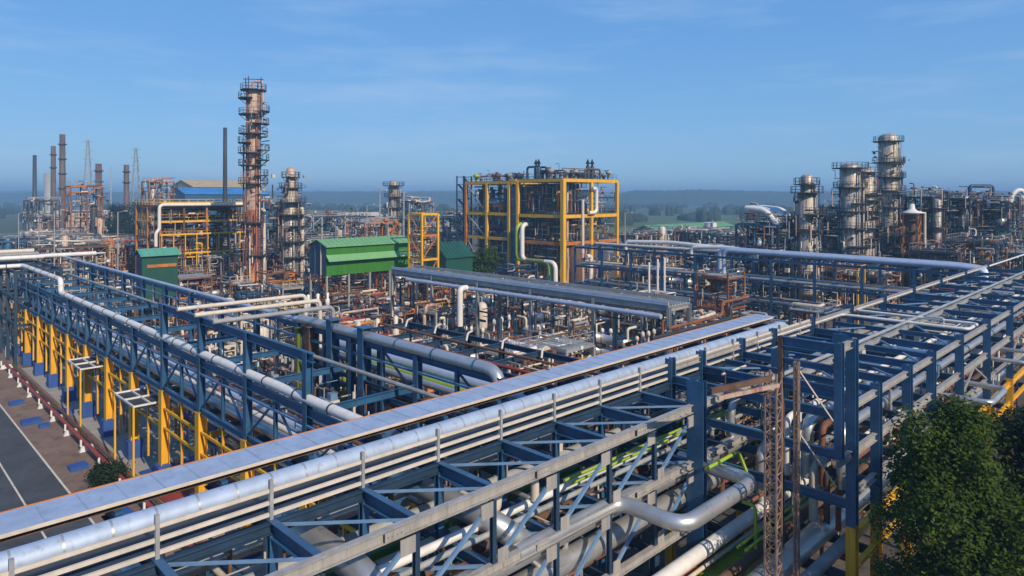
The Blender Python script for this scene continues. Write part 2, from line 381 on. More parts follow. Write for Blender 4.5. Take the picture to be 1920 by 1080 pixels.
for x in (-1.2, 4.9, 10.9, 16.9, 22.6):
    for z, h in ((Z1, .35), (Z2, .31)):
        sp = MB().box(x - .32, 15.555, z - h + .05, x + .32, 15.578, z - .05).build('splice_plate', 'beige', fr)
        for dx in (-.22, -.08, .08, .22):
            MB().cyl((x + dx, 15.555, z - h * .5), (x + dx, 15.53, z - h * .5), .028, 6).build('bolt', 'grey', sp)
fine(fr, 0, 16.2, 26, 18.2, 5.9, 8.3, 150, ['grey', 'cream', 'navy', 'rust', 'silver', 'brown', 'skyblue'], 5, .05)
fine(fr, 0, 19, 46, 23, 8.6, 10.3, 160, ['grey', 'cream', 'navy', 'rust', 'silver', 'brown'], 6, .05)
fine(fr, 27.5, 16, 46, 18.2, 6, 10.2, 130, ['grey', 'cream', 'navy', 'rust', 'silver', 'lime'], 8, .05)
# big silver cross pipes and elbows seen through the front bays
for i, (x, z, y0, lab) in enumerate(((6.2, 8.95, 14.9, 'fat silver elbow pipe in the lowest left bay of the front truss'), (11.0, 8.95, 14.9, 'fat silver elbow pipe in the second bay of the front truss'),
                                    (15.9, 8.9, 15.2, 'fat silver elbow pipe in the middle bay of the front truss'))):
    pipe([(x, 22.6, z), (x, 16.7, z), (x + 2.6, 15.9 + .5, z - 2.3), (x + 14, 16.4, z - 2.3)] if i != 1 else [(x, 22.6, z), (x, 16.6, z), (x, 16.6, z - 3.4)], .42, 'silver', lab, 'pipe', 'fat silver pipes inside the front truss', rb=.95, n=18, name='jacketed_pipe')
pipe([(16.4, 19.2, 9.0), (16.4, 17.3, 9.0), (16.4, 17.3, 9.7), (18.3, 17.3, 9.7), (18.3, 17.3, 8.8)], .16, 'cream', 'small cream goose neck pipe under the handrail', rb=.35)
pipe([(8, 16.25, 7.85), (60, 16.25, 7.85)], .36, 'silver', 'fat cream silver pipe just under the middle chord of the front truss', n=18, name='jacketed_pipe')
for i, (y, z, r, m, lab) in enumerate((
    (16.9, 8.62, .10, 'grey', 'thin grey pipe on the middle tier of the front rack'), (17.5, 8.66, .15, 'white', 'white pipe on the middle tier of the front rack'),
    (18.9, 8.7, .18, 'tower_tan', 'tan pipe on the middle tier of the front rack'), (19.7, 8.7, .20, 'grey', 'grey pipe below the walkway of the front rack'),
    (16.6, 5.95, .12, 'rust', 'rust pipe on the lower tier of the front rack'), (17.4, 6.0, .18, 'cream', 'cream pipe on the lower tier of the front rack'),
    (18.8, 6.05, .22, 'silver', 'silver pipe on the lower tier of the front rack'), (20.2, 6.05, .22, 'brown', 'brown pipe on the lower tier of the front rack'),
    (21.5, 8.75, .25, 'silver', 'silver pipe on the middle tier under the flat tray'), (22.4, 6.1, .22, 'green', 'dull green pipe on the lower tier under the flat tray'))):
    pipe([(-6, y, z), (48, y, z)], r, m, lab, 'pipe', 'small pipes inside the front rack')
for y, z in ((17.0, 9.0), (17.35, 9.0)):
    pipe([(20, y, z), (36, y, z)], .06, 'lime', ('nearer' if y < 17.2 else 'farther') + ' of two lime green lines inside the front truss right of the blue column', rb=0)
pipe([(15.9, 15.9, 8.2), (16.6, 13.1, 8.2)][:1] + [(21.5, 15.9, 8.2), (21.5, 13.05, 8.2), (27.0, 13.05, 8.2), (27.0, 16.6, 8.2)], .30, 'silver', 'fat silver expansion loop sticking out of the front rack round the blue column', rb=.75, n=20, name='expansion_loop')
for z0, m, y, lab in ((4.9, 'red', 15.2, 'upper red pipe under the silver expansion loop'), (4.6, 'red', 14.9, 'lower red pipe under the silver expansion loop'), (4.7, 'cream', 14.5, 'cream pipe under the silver expansion loop')):
    pipe([(10, y, z0), (31, y, z0)], .09, m, lab)

# lower pipes between the front truss and the right rack
for y, z, r, m, lab in ((12.0, 5.1, .48, 'silver', 'fattest silver pipe low behind the rusty ladder mast'), (11.0, 4.9, .26, 'grey', 'grey pipe low inside the right rack'),
    (13.3, 4.9, .22, 'brown', 'brown pipe low inside the right rack'), (14.6, 5.3, .30, 'white', 'white pipe low inside the right rack'),
    (11.2, 9.75, .22, 'silver', 'silver pipe on the upper tier of the right rack, nearest its outer columns'), (12.0, 9.7, .15, 'rust', 'rust pipe on the upper tier of the right rack'),
    (12.7, 9.8, .26, 'silver', 'wide silver pipe on the upper tier of the right rack'), (13.6, 9.7, .16, 'white', 'white pipe on the upper tier of the right rack'),
    (16.4, 9.75, .20, 'silver', 'silver pipe on the upper tier of the right rack, beyond its middle beam'), (17.4, 9.7, .14, 'grey', 'grey pipe on the upper tier of the right rack'),
    (11.3, 7.9, .12, 'rust', 'rust pipe on the middle tier of the right rack'), (11.8, 7.9, .14, 'brown', 'brown pipe on the middle tier of the right rack'),
    (12.4, 7.95, .2, 'cream', 'cream pipe on the middle tier of the right rack'), (13.2, 7.9, .16, 'silver', 'silver pipe on the middle tier of the right rack'),
    (14.9, 7.95, .24, 'silver', 'wide silver pipe on the middle tier of the right rack'), (16.9, 7.9, .18, 'brown', 'brown pipe on the middle tier of the right rack, far side')):
    pipe([(16, y, z), (104, y, z)] if z < 6 else [(31.2 + r, y, z - 2.6), (31.2 + r, y, z), (104, y, z)], r, m, lab, 'pipe', 'pipes lying on the right rack', n=12)
for y in (12.95, 13.3): pipe([(26, y, 5.75), (36, y, 5.75)], .06, 'lime', ('nearer' if y < 13 else 'farther') + ' of two lime green lines behind the rusty ladder mast')
pipe([(27.6, 13.9, 6.9), (27.6, 13.3, 6.9), (27.6, 13.3, 4.6), (26.6, 13.3, 4.3)], .07, 'lime', 'lime green goose neck pipe beside the rusty ladder mast', rb=.25)
pipe([(25.8, 14.6, 8.6), (28.6, 14.6, 8.6), (28.6, 14.2, 7.8)], .08, 'lime', 'lime green bent line just above the silver expansion loop', rb=.25)
gp_ = thing('service_deck', (27.5, 14.4, 4.2), 'lime green deck panel at the foot of the silver expansion loop', 'deck')
MB().box(25.6, 13.5, 4.1, 29.4, 15.2, 4.2).build('deck', 'lime', gp_)
for i in range(8): MB().box(25.9 + i * .45, 13.5, 4.203, 25.96 + i * .45, 15.2, 4.25).build('rib', 'lime', gp_)
MB().bar((25.6, 13.45, 4.28), (29.4, 13.45, 4.28), .06, .3).build('edge_plate', 'grey', gp_)
for x in (25.8, 29.2): MB().bar((x, 14.4, 0), (x, 14.4, 4.1), .16, .16).build('leg', 'navy', gp_)

# rusty lattice ladder mast in front of the rack
lm = thing('ladder_mast', (25.3, 11.5, 0), 'tall rusty lattice ladder mast standing in front of the blue racks', 'lattice mast')
def lattice(root, x, y, z0, z1, s, m, t=.06, step=.36, nm='lattice_leg'):
    for dx in (-s, s):
        for dy in (-s, s): MB().bar((x + dx, y + dy, z0), (x + dx, y + dy, z1), t, t).build(nm, m, root)
    mb = MB(); n = int((z1 - z0) / step)
    for i in range(n):
        z = z0 + i * step
        for a, b in (((-s, -s), (s, -s)), ((s, -s), (s, s)), ((s, s), (-s, s)), ((-s, s), (-s, -s))):
            mb.bar((x + a[0], y + a[1], z), (x + b[0], y + b[1], z), t * .6, t * .6)
            a2, b2 = (a, b) if i % 2 else (b, a)
            mb.bar((x + a2[0], y + a2[1], z), (x + b2[0], y + b2[1], z + step), t * .5, t * .5)
    mb.build('lattice_bracing', m, root)
lattice(lm, 25.3, 11.5, 0, 13.3, .22, 'mast', .065, .5)
lattice(lm, 26.35, 11.05, 0, 13.6, .07, 'mast', .05, .5)
MB().bar((25.1, 11.5, 13.1), (22.6, 12.6, 12.9), .14, .2).build('arm', 'brown', lm)
MB().bar((25.1, 11.2, 12.9), (22.6, 12.3, 12.7), .10, .14).build('arm', 'tower_tan', lm)
MB().bar((25.3, 11.5, 12.5), (22.8, 12.5, 12.9), .08, .08).build('arm', 'brown', lm)
for z0 in (13.4, 11.0): MB().bar((26.35, 11.05, z0), (27.8, 10.1, z0 - 2.4), .045, .045).build('stay', 'cream', lm)
# ------------------------------------------------------------------ right pipe rack (outer columns at Y=10)
rr = thing('pipe_rack', (60, 14, 0), 'tall blue pipe rack with yellow feet at the right behind the dark tree', 'pipe rack')
XR = [29.2, 32.1, 36.5, 40.6, 46.4, 53.5, 61, 69, 78, 88, 99]
for i, x in enumerate(XR):
    top = 14.2 if i == 0 else 11.9
    for y in (10.0, 18.45):
        if y > 18 and i == 0: top = 12
        MB().ib((x, y, 0), (x, y, 6.66), .38, .38, .035, .03, up=(1, 0, 0)).build('column_foot', 'yellow', rr)
        MB().ib((x, y, 6.66), (x, y, top), .38, .38, .035, .03, up=(1, 0, 0)).build('column', 'blue', rr)
    for z in (11.2, 9.55, 7.7): MB().ib((x, 10.2, z - .2), (x, 18.25, z - .2), .2, .38).build('cross_beam', 'blue', rr)
    MB().ib((x, 10.2, 4.5), (x, 18.25, 4.5), .2, .36).build('cross_beam', 'navy', rr)
    if i and i < len(XR) - 1:
        xm = (x + XR[i + 1]) / 2
        MB().ib((xm, 10.2, 11.0), (xm, 18.25, 11.0), .16, .3).build('cross_beam', 'blue', rr)
        MB().ib((xm, 10.2, 9.35), (xm, 18.25, 9.35), .16, .3).build('cross_beam', 'blue', rr)
for a, b in zip(XR[:-1], XR[1:]):
    for y in (10.0, 18.45):
        for z, h, m in ((11.62, .26, 'beige'), (9.75, .32, 'beige'), (8.05, .28, 'beige'), (6.4, .30, 'yellow'), (5.0, .22, 'yellow')):
            MB().ib((a + .192, y, z - h / 2), (b - .192, y, z - h / 2), .2, h).build('long_beam', m, rr)
    MB().ib((a + .1, 14.2, 11.05), (b - .1, 14.2, 11.05), .18, .28).build('middle_beam', 'grey', rr)
    if XR.index(a) in (2, 4, 6, 8):
        MB().bar((a + .25, 10, 8.1), ((a + b) / 2, 10, 9.4), .09, .09).bar(((a + b) / 2, 10, 9.4), (b - .25, 10, 8.1), .09, .09).build('diagonal_brace', 'grey', rr)
fine(rr, 30, 10.4, 98, 18, 8, 11, 420, ['grey', 'cream', 'navy', 'rust', 'silver', 'skyblue', 'white'], 9, .06)
fine(rr, 30, 10.4, 98, 18, 1, 7, 300, ['grey', 'cream', 'navy', 'rust', 'orange', 'brown'], 10, .06)
for a, b in zip(XR[1:-1], XR[2:]):
    MB().bar((a + .3, 10.3, 11.0), (b - .3, 14.1, 11.0), .08, .08).build('plan_brace', 'skyblue', rr)
    MB().bar((a + .3, 18.2, 11.0), (b - .3, 14.3, 11.0), .08, .08).build('plan_brace', 'skyblue', rr)
# stub frame hanging left of the first column
MB().ib((27.8, 10, 9.7), (27.8, 10, 14.25), .3, .3, .035, .03, up=(1, 0, 0)).build('hanger', 'blue', rr)
MB().ib((27.8, 10.2, 14.0), (27.8, 12.2, 14.0), .2, .4).build('cross_beam', 'blue', rr)
MB().ib((27.5, 10, 9.6), (29.0, 10, 9.6), .2, .3).build('long_beam', 'beige', rr)
MB().ib((28.0, 10, 14.02), (29.0, 10, 14.02), .2, .3).build('long_beam', 'beige', rr)
MB().bar((27.8, 12.3, 3), (27.8, 12.3, 14.2), .2, .2).build('hanger', 'brown', rr)
for z in (13.2, 12.4): MB().ib((27.8, 10.2, z), (27.8, 12.2, z), .16, .26).build('cross_beam', 'blue', rr)
pipe([(38.5, 18.5, 11.35), (52, 18.5, 11.35), (52, 10.7, 11.35), (54.6, 10.7, 11.35), (54.6, 18.5, 11.35), (92, 18.5, 11.35), (130, 18.5, 11.35)], .10, 'white', 'long white pipe with a square loop on top of the right rack', rb=.4)
pipe([(30, 14.25, 11.4), (84, 14.25, 11.4), (130, 14.25, 11.4)], .10, 'grey', 'grey pipe along the middle of the top of the right rack')
pipe([(46, 17, 8.35), (46, 8.4, 8.35), (50, 8.4, 8.35), (50, 17, 8.35)], .17, 'silver', 'silver expansion loop poking out of the right rack above the tree', rb=.5, name='expansion_loop')
pipe([(56, 17, 8.9), (56, 8.2, 8.9), (60, 8.2, 8.9), (60, 17, 8.9)], .14, 'silver', 'smaller silver expansion loop at the right edge of the picture', rb=.5, name='expansion_loop')

# ------------------------------------------------------------------ left pipe rack (runs along Y on yellow legs)
lr = thing('pipe_rack', (18.5, 60, 0), 'blue truss pipe rack on yellow legs along the road at the left', 'pipe rack')
XN, XF = 16.3, 22.9
YL = [37.3 + 6.75 * k for k in range(-2, 11)]
for i, y in enumerate(YL):
    for x in (XN, XF):
        MB().box(x - .52, y - .52, 0, x + .52, y + .52, 1.35).build('pedestal', 'bluepad', lr)
        MB().ib((x, y, 1.35), (x, y, 6.5), .62, .56, .04, .03, up=(1, 0, 0)).build('column_foot', 'yellow', lr)
        top = (12.4 if 30 < y < 52 else 10.1) if x == XN else 11.2
        MB().ib((x, y, 6.5), (x, y, top), .4, .38, .035, .03, up=(1, 0, 0)).build('column', 'blue', lr)
    for z, m in ((6.5, 'navy'), (9.6, 'blue'), (5.1, 'yellow')):
        MB().ib((XN + .2, y, z - .2), (XF - .2, y, z - .2), .2, .36).build('cross_beam', m, lr)
    ym = y + 3.375
    MB().ib((XN, ym, 6.7), (XN, ym, 9.4), .18, .18, .02, .02, up=(1, 0, 0)).build('post', 'blue', lr)
    MB().ib((XF, ym, 6.7), (XF, ym, 11.0), .2, .2, .02, .02, up=(1, 0, 0)).build('post', 'blue' if i < 3 else 'grey', lr)
    MB().ib((XN + .1, ym, 6.4), (XF - .1, ym, 6.4), .16, .3).build('cross_beam', 'navy', lr)
    MB().bar((XN, y + .2, 6.8), (XN, ym - .05, 9.3), .10, .10).build('diagonal_brace', 'blue', lr)
    MB().bar((XN, ym + .05, 9.3), (XN, y + 6.6, 6.8), .10, .10).build('diagonal_brace', 'blue', lr)
    if i < 3: MB().bar((XF, y + .2, 8.9), (XF, ym - .05, 10.9), .10, .10).build('diagonal_brace', 'navy', lr)
    MB().ib((XN, ym, 1.0), (XN, ym, 6.3), .14, .14, .02, .02, up=(1, 0, 0)).build('small_post', 'yellow', lr)
y0, y1 = 22.5, YL[-1]
for x, z, h, m in ((XN, 6.72, .34, 'blue'), (XN, 9.72, .40, 'blue'), (XN, 8.9, .10, 'skyblue'), (XF, 6.72, .34, 'navy'), (XF, 11.15, .30, 'blue'), (XF, 8.8, .22, 'navy'), (XF, 10.3, .12, 'skyblue')):
    MB().ib((x, y0, z - h / 2), (x, y1, z - h / 2), .22, h).build('long_beam', m, lr)
MB().ib((XN, 30, 12.2), (XN, 52, 12.2), .24, .44).build('long_beam', 'blue', lr)
for z, m in ((5.2, 'yellow'), (3.85, 'yellow')): MB().bar((XN - .02, y0, z), (XN - .02, y1, z), .12, .16).build('long_beam', m, lr)
MB().bar((XF, y0, 5.2), (XF, y1, 5.2), .12, .16).build('long_beam', 'yellow', lr)
pipe([(XN + .05, 23.3, 10.1), (XN + .05, 81.5, 10.1), (XN + .05, 81.5, 11.45), (XN + .05, 101, 11.45), (4, 101, 11.45)], .25, 'white', 'white pipe with black clamps along the road side of the left rack', rb=.6, clamps=3.375, n=14)
pipe([(XF + .05, 24.0, 9), (XF + .05, 24.0, 11.45), (XF + .05, 44, 11.45)], .31, 'silver', 'fat silver pipe on the blue beam right of the tall rusty tower foot', n=16, clamps=3.37, cm='blue')
pipe([(XF + .05, 44.2, 11.36), (XF + .05, 116, 11.36)], .15, 'bluesilver', 'long thin silver pipe along the far top edge of the left rack', n=12)
for i, (x, z, r, m, lab) in enumerate(((17.2, 6.9, .28, 'silver', 'wide silver pipe inside the left rack, nearest the road'), (18.0, 6.85, .18, 'white', 'white pipe inside the left rack'),
    (18.7, 6.85, .22, 'bluesilver', 'bluish silver pipe inside the left rack'), (19.4, 6.8, .14, 'rust', 'rust pipe inside the left rack'), (20.0, 6.85, .20, 'silver', 'silver pipe inside the left rack, far side'),
    (21.4, 9.9, .12, 'grey', 'grey pipe on the upper tier of the left rack'), (21.0, 6.85, .22, 'bluesilver', 'bluish silver pipe inside the left rack beside its far posts'),
    (17.4, 5.4, .16, 'cream', 'cream pipe between the yellow legs of the left rack'), (18.6, 5.4, .22, 'brown', 'brown pipe between the yellow legs of the left rack'), (19.8, 5.4, .16, 'rust', 'rust pipe between the yellow legs of the left rack'))):
    pipe([(x, 23.8, z), (x, 104, z)], r, m, lab, 'pipe', 'pipes lying inside the left rack', n=12)
for y, z, x1, lab in ((46.2, 12.7, 24.5, 'farther cream pipe crossing the top of the left rack'), (43.2, 12.7, 24, 'nearer cream pipe crossing the top of the left rack'), (40.4, 12.65, 23.4, 'grey pipe crossing the top of the left rack')):
    pipe([(15.6, y, z), (x1, y, z), (x1, y, 8)], .14, 'cream' if 'cream' in lab else 'grey', lab, rb=.4)
for y, z, lab in ((54.2, 5.35, 'white framed access platform beside the yellow legs, nearer one'), (68.5, 5.35, 'white framed access platform beside the yellow legs, farther one')):
    p = thing('access_platform', (15.6, y, z), lab, 'platform')
    MB().box(14.7, y - 2.2, z - .06, 16.9, y + 2.2, z).build('deck', 'dark', p)
    for x in (14.7, 15.8, 16.9): MB().bar((x, y - 2.25, z + .05), (x, y + 2.25, z + .05), .10, .12).build('frame_bar', 'white', p)
    for yy in (-2.25, 0, 2.25): MB().bar((14.65, y + yy, z + .052), (16.95, y + yy, z + .052), .10, .12).build('frame_bar', 'white', p)
    for xx, yy in ((14.7, -2.2), (14.7, 2.2)): MB().bar((xx, y + yy, 0), (xx, y + yy, z), .12, .12).build('leg', 'yellow', p)
fine(lr, XN + .5, 24, XF - .3, 96, 5.6, 8.8, 420, ['grey', 'cream', 'navy', 'rust', 'brown', 'silver', 'skyblue'], 12, .05)
fine(lr, XN + .5, 24, XF - .3, 96, .5, 5, 260, ['rust', 'brown', 'orange', 'cream', 'grey'], 14, .05)
# thick cluster of posts where the left rack meets the tall blue columns
for i, (x, y, t, z1, m, lab) in enumerate(((22.9, 42.4, .75, 11.2, 'brown', 'thick brown box column behind the top of the left rack'), (22.4, 43.2, .34, 11.0, 'moss', 'mossy olive column beside the thick brown box column'),
        (23.6, 38.6, .42, 11.4, 'rust', 'rust brown column behind the first tall blue column'), (23.5, 35.0, .36, 11.3, 'dark', 'black column behind the second tall blue column'), (22.9, 39.6, .62, 12.0, 'blue', 'first tall blue column of the pair at the left truss'), (22.9, 35.9, .62, 12.0, 'blue', 'second tall blue column of the pair at the left truss'))):
    o = MB().ib((x, y, 0), (x, y, z1), t, t, .05, .05, up=(1, 0, 0)).build('steel_column', m); tag(o, lab, 'column')
    MB().box(x - t * .7, y - t * .7, z1 - .04, x + t * .7, y + t * .7, z1 + .02).build('cap_plate', m, o)

# pipes right of the left rack's far side
for x, z, r, m, lab, ya in ((23.9, 9.3, .20, 'silver', 'silver pipe right behind the blue truss with the fat silver pipe', 44), (24.7, 9.2, .26, 'lime', 'olive green pipe behind the blue truss with the fat silver pipe', 41),
    (25.5, 9.5, .34, 'bluesilver', 'wide bluish pipe behind the olive green pipe', 46), (26.3, 9.4, .28, 'silver', 'wide silver pipe beyond the olive green pipe', 47), (24.2, 7.4, .18, 'blue', 'blue pipe low behind the blue truss', 43), (25.2, 6.9, .22, 'grey', 'grey pipe low behind the blue truss', 43), (26.0, 6.9, .16, 'rust', 'rust pipe low behind the blue truss', 43)):
    pipe([(x, 23.5, z), (x, ya, z), (x, ya, z - 5)], r, m, lab, 'pipe', 'pipes behind the left truss', n=12)
# ------------------------------------------------------------------ process towers, buildings and steel structures
def platform(root, x, y, r, z, a0, a1, wd=1.1, dm='dark', hm='dark', h=1.1):
    o = MB().ringdeck((x, y), r + .03, r + wd, a0, a1, z, .14).build('platform', dm, root)
    mb = MB(); n = max(4, int((a1 - a0) * (r + wd) / .9)); P = [(x + (r + wd - .05) * math.cos(a0 + (a1 - a0) * i / n), y + (r + wd - .05) * math.sin(a0 + (a1 - a0) * i / n)) for i in range(n + 1)]
    for i, p in enumerate(P):
        mb.bar((p[0], p[1], z + .14), (p[0], p[1], z + h), .06, .06)
        if i:
            for k in (.55, 1.0): mb.bar((P[i-1][0], P[i-1][1], z + h * k), (p[0], p[1], z + h * k), .05, .05)
    for a in (a0 + .3, (a0 + a1) / 2, a1 - .3):
        c_, s_ = math.cos(a), math.sin(a); mb.bar((x + r * c_, y + r * s_, z - .9), (x + (r + wd * .9) * c_, y + (r + wd * .9) * s_, z), .08, .08)
    mb.build('railing', hm, o); return o
def ladder(root, x, y, a, r, z0, z1, m='dark'):
    c_, s_ = math.cos(a), math.sin(a); bx, by = x + (r + .28) * c_, y + (r + .28) * s_; tx, ty = -s_ * .25, c_ * .25
    mb = MB()
    for sg in (-1, 1): mb.bar((bx + sg * tx, by + sg * ty, z0), (bx + sg * tx, by + sg * ty, z1), .06, .06)
    z = z0
    while z < z1: mb.bar((bx - tx, by - ty, z), (bx + tx, by + ty, z), .04, .04); z += .5
    mb.build('ladder', m, root)
def tower(name, label, px, D, prof, bands, plats, risers=(), cat='tower', n=20, lad=None, lm='dark', dm='dark', group=None):
    """prof: [(z, r)...] outer shell; bands: [(z0, z1, material)]; plats: [(z, a0deg, a1deg, width)] angles from +X"""
    x, y = at(px, D); t = thing(name, (x, y, 0), label, cat, group)
    def rad(z):
        for (za, ra), (zb, rb_) in zip(prof[:-1], prof[1:]):
            if za <= z <= zb: return ra + (rb_ - ra) * (z - za) / max(1e-6, zb - za)
        return prof[-1][1]
    for k, (za, zb, m) in enumerate(bands):
        pr = [(rad(za + .001), za)] + [(r, z) for z, r in prof if za < z < zb] + [(rad(zb - .001), zb)]
        if k == len(bands) - 1: r = pr[-1][0]; pr += [(r * .8, zb + r * .28), (r * .45, zb + r * .45), (0, zb + r * .5)]
        s_ = MB().lathe((x, y, 0), pr, n).build('shell', m, t)
        z = za + 1.6
        while z < zb - .4 and zb - za > 2:
            r = rad(z); MB().lathe((x, y, 0), [(r, z - .05), (r * 1.03 + .02, z - .05), (r * 1.03 + .02, z + .05), (r, z + .05)], n).build('shell_ring', m, s_); z += 2.9
    if group:
        z_ = 4.6
        while z_ < prof[-1][1 - 1] - 3: plats = plats + [(z_, random.Random(int(z_ * px)).choice((-170, -140, 20)), random.Random(int(z_ * px) + 1).choice((60, 110, 300)), random.Random(int(z_ * px) + 2).uniform(.8, 1.5))]; z_ += 3.1
    for z, a0, a1, wd in plats: platform(t, x, y, rad(z), z, R(a0), R(a1), wd, dm, dm)
    zs = prof[-1][0]; qq = random.Random(int(px * 7))
    for k in range(7 if prof[0][1] > 1 else 3):
        a = R(qq.uniform(-150, 60)); za = qq.uniform(2, zs - 4); zb = min(zs - 1, za + qq.uniform(3, 11)); rr_ = qq.choice((.07, .1, .14)); ra = rad(zb) + rr_ + qq.uniform(.15, .5)
        bx, by = x + ra * math.cos(a), y + ra * math.sin(a)
        MB().tube([(x + rad(zb) * .9 * math.cos(a), y + rad(zb) * .9 * math.sin(a), zb), (bx, by, zb), (bx, by, za), (bx + qq.uniform(-1, 1), by + qq.uniform(-1, 1), za)], rr_, 7, rr_ * 2.5).build('riser_pipe', qq.choice(['cream', 'grey', 'dark', 'rust', 'brown']), t)
    for k in range(5):
        a = R(qq.uniform(-150, 60)); za = qq.uniform(2, zs - 2); c_, s_ = math.cos(a), math.sin(a)
        MB().tube([(x + rad(za) * .8 * c_, y + rad(za) * .8 * s_, za), (x + (rad(za) + .35) * c_, y + (rad(za) + .35) * s_, za)], .3, 10).build('manway', 'dark', t)
    if prof[0][1] > 1: fine(t, x - prof[0][1] - 1.3, y - prof[0][1] - 1.3, x + prof[0][1] + .6, y + prof[0][1] + .6, 1, zs * .95, 170, ['grey', 'cream', 'dark', 'brown', 'rust', 'navy', 'tower_tan'], int(px), .06)
    ladder(t, x, y, R(-75 if lad is None else lad), rad(zs * .6), 2, zs - .5, lm)
    for (a, z0, z1, r, m) in risers:
        ra = rad(z1) + r + .25; c_, s_ = math.cos(R(a)), math.sin(R(a)); bx, by = x + ra * c_, y + ra * s_
        MB().tube([(x + rad(z1) * .8 * c_, y + rad(z1) * .8 * s_, z1), (bx, by, z1), (bx, by, z0)], r, 8, r * 2.5).build('riser_pipe', m, t)
    return t
RT = -45                                            # the direction that reads as «right» in the picture, in degrees from +X
# tall rusty tower
tx, ty = at(475, 120)
zs = [zof(120, p) for p in (168, 186, 216, 233, 252, 269, 288, 301, 311, 330, 345)]
tower('distillation_tower', 'tallest tower, slim and rust stained with many dark platforms', 475, 120, [(0, 1.35), (18.5, 1.3), (37, 1.2), (38.4, 1.2)],
      [(0, 6.5, 'tower_orange'), (6.5, 17.5, 'tower_red'), (17.5, 38.4, 'tower_tan')],
      [(zs[0] - .2, 0, 359.9, 1.0), (zs[1], 80, 240, 1.3), (zs[2], 20, 270, 1.2), (zs[2] + .6, -80, 0, 1.5), (zs[3], -120, 10, 1.4), (zs[4], 60, 330, 1.2), (zs[5], 90, 230, 1.3),
       (zs[6] + .5, -90, 20, 1.5), (zs[6], 80, 280, 1.3), (zs[7], -100, 10, 1.4), (zs[8], 70, 300, 1.2), (zs[9], -110, 20, 1.2), (zs[10], 0, 359.9, 1.2), (15.2, 60, 300, 1.2), (9.5, -140, 20, 1.0)],
      [(-30, 1, 17.5, .26, 'cream'), (-95, 4, 33, .12, 'tower_red'), (170, 3, 29, .14, 'rust'), (200, 8, 38, .10, 'rust')], dm='dark')
t0 = [o for o in bpy.data.objects if o.name == 'distillation_tower'][0]
for a in range(4):
    c_, s_ = math.cos(a * 1.57 + .6), math.sin(a * 1.57 + .6)
    MB().bar((tx + 1.5 * c_, ty + 1.5 * s_, 38.3), (tx + 1.5 * c_, ty + 1.5 * s_, 40.6), .12, .12).build('davit_post', 'dark', t0)
MB().bar((tx - 1.4, ty + 1, 40.3), (tx + 1.4, ty - 1, 40.3), .12, .12).build('davit_arm', 'dark', t0)
MB().tube([(tx, ty, 38.9), (tx, ty, 39.9), (tx + 1.1, ty - 1.1, 39.9), (tx + 1.3, ty - 1.3, 34)], .22, 8, .5).build('vapour_pipe', 'tower_tan', t0)
pipe([at(452, 119) + (8.2,), at(452, 119) + (9.6,), at(462, 119) + (9.6,)][:0] + [V((*at(453, 119), 2.0)), V((*at(453, 119), 7.4)), V((*at(461, 119), 7.4))], .28, 'cream', 'cream goose neck pipe at the left foot of the tallest tower', rb=.8)
# grey twin tower with a pale riser
tower('process_tower', 'grey stepped tower crowded with platforms right of the tallest tower', 545, 133, [(0, 1.5), (21.2, 1.45), (21.4, .9), (25.0, .85)],
      [(0, 21.3, 'column_silver'), (21.3, 25.0, 'tower_tan')],
      [(23.4, 0, 359.9, .9), (21.3, 0, 359.9, 1.0), (18.6, -170, 90, 1.5), (16.2, 40, 320, 1.6), (14, -120, 120, 1.5), (11, 0, 359.9, 1.4), (8, -160, 60, 1.4), (5, 20, 300, 1.4)],
      [(RT + 20, 1, 17.5, .42, 'cream'), (-100, 2, 15, .2, 'grey'), (150, 2, 19, .2, 'brown'), (-60, 6, 23, .12, 'grey')])

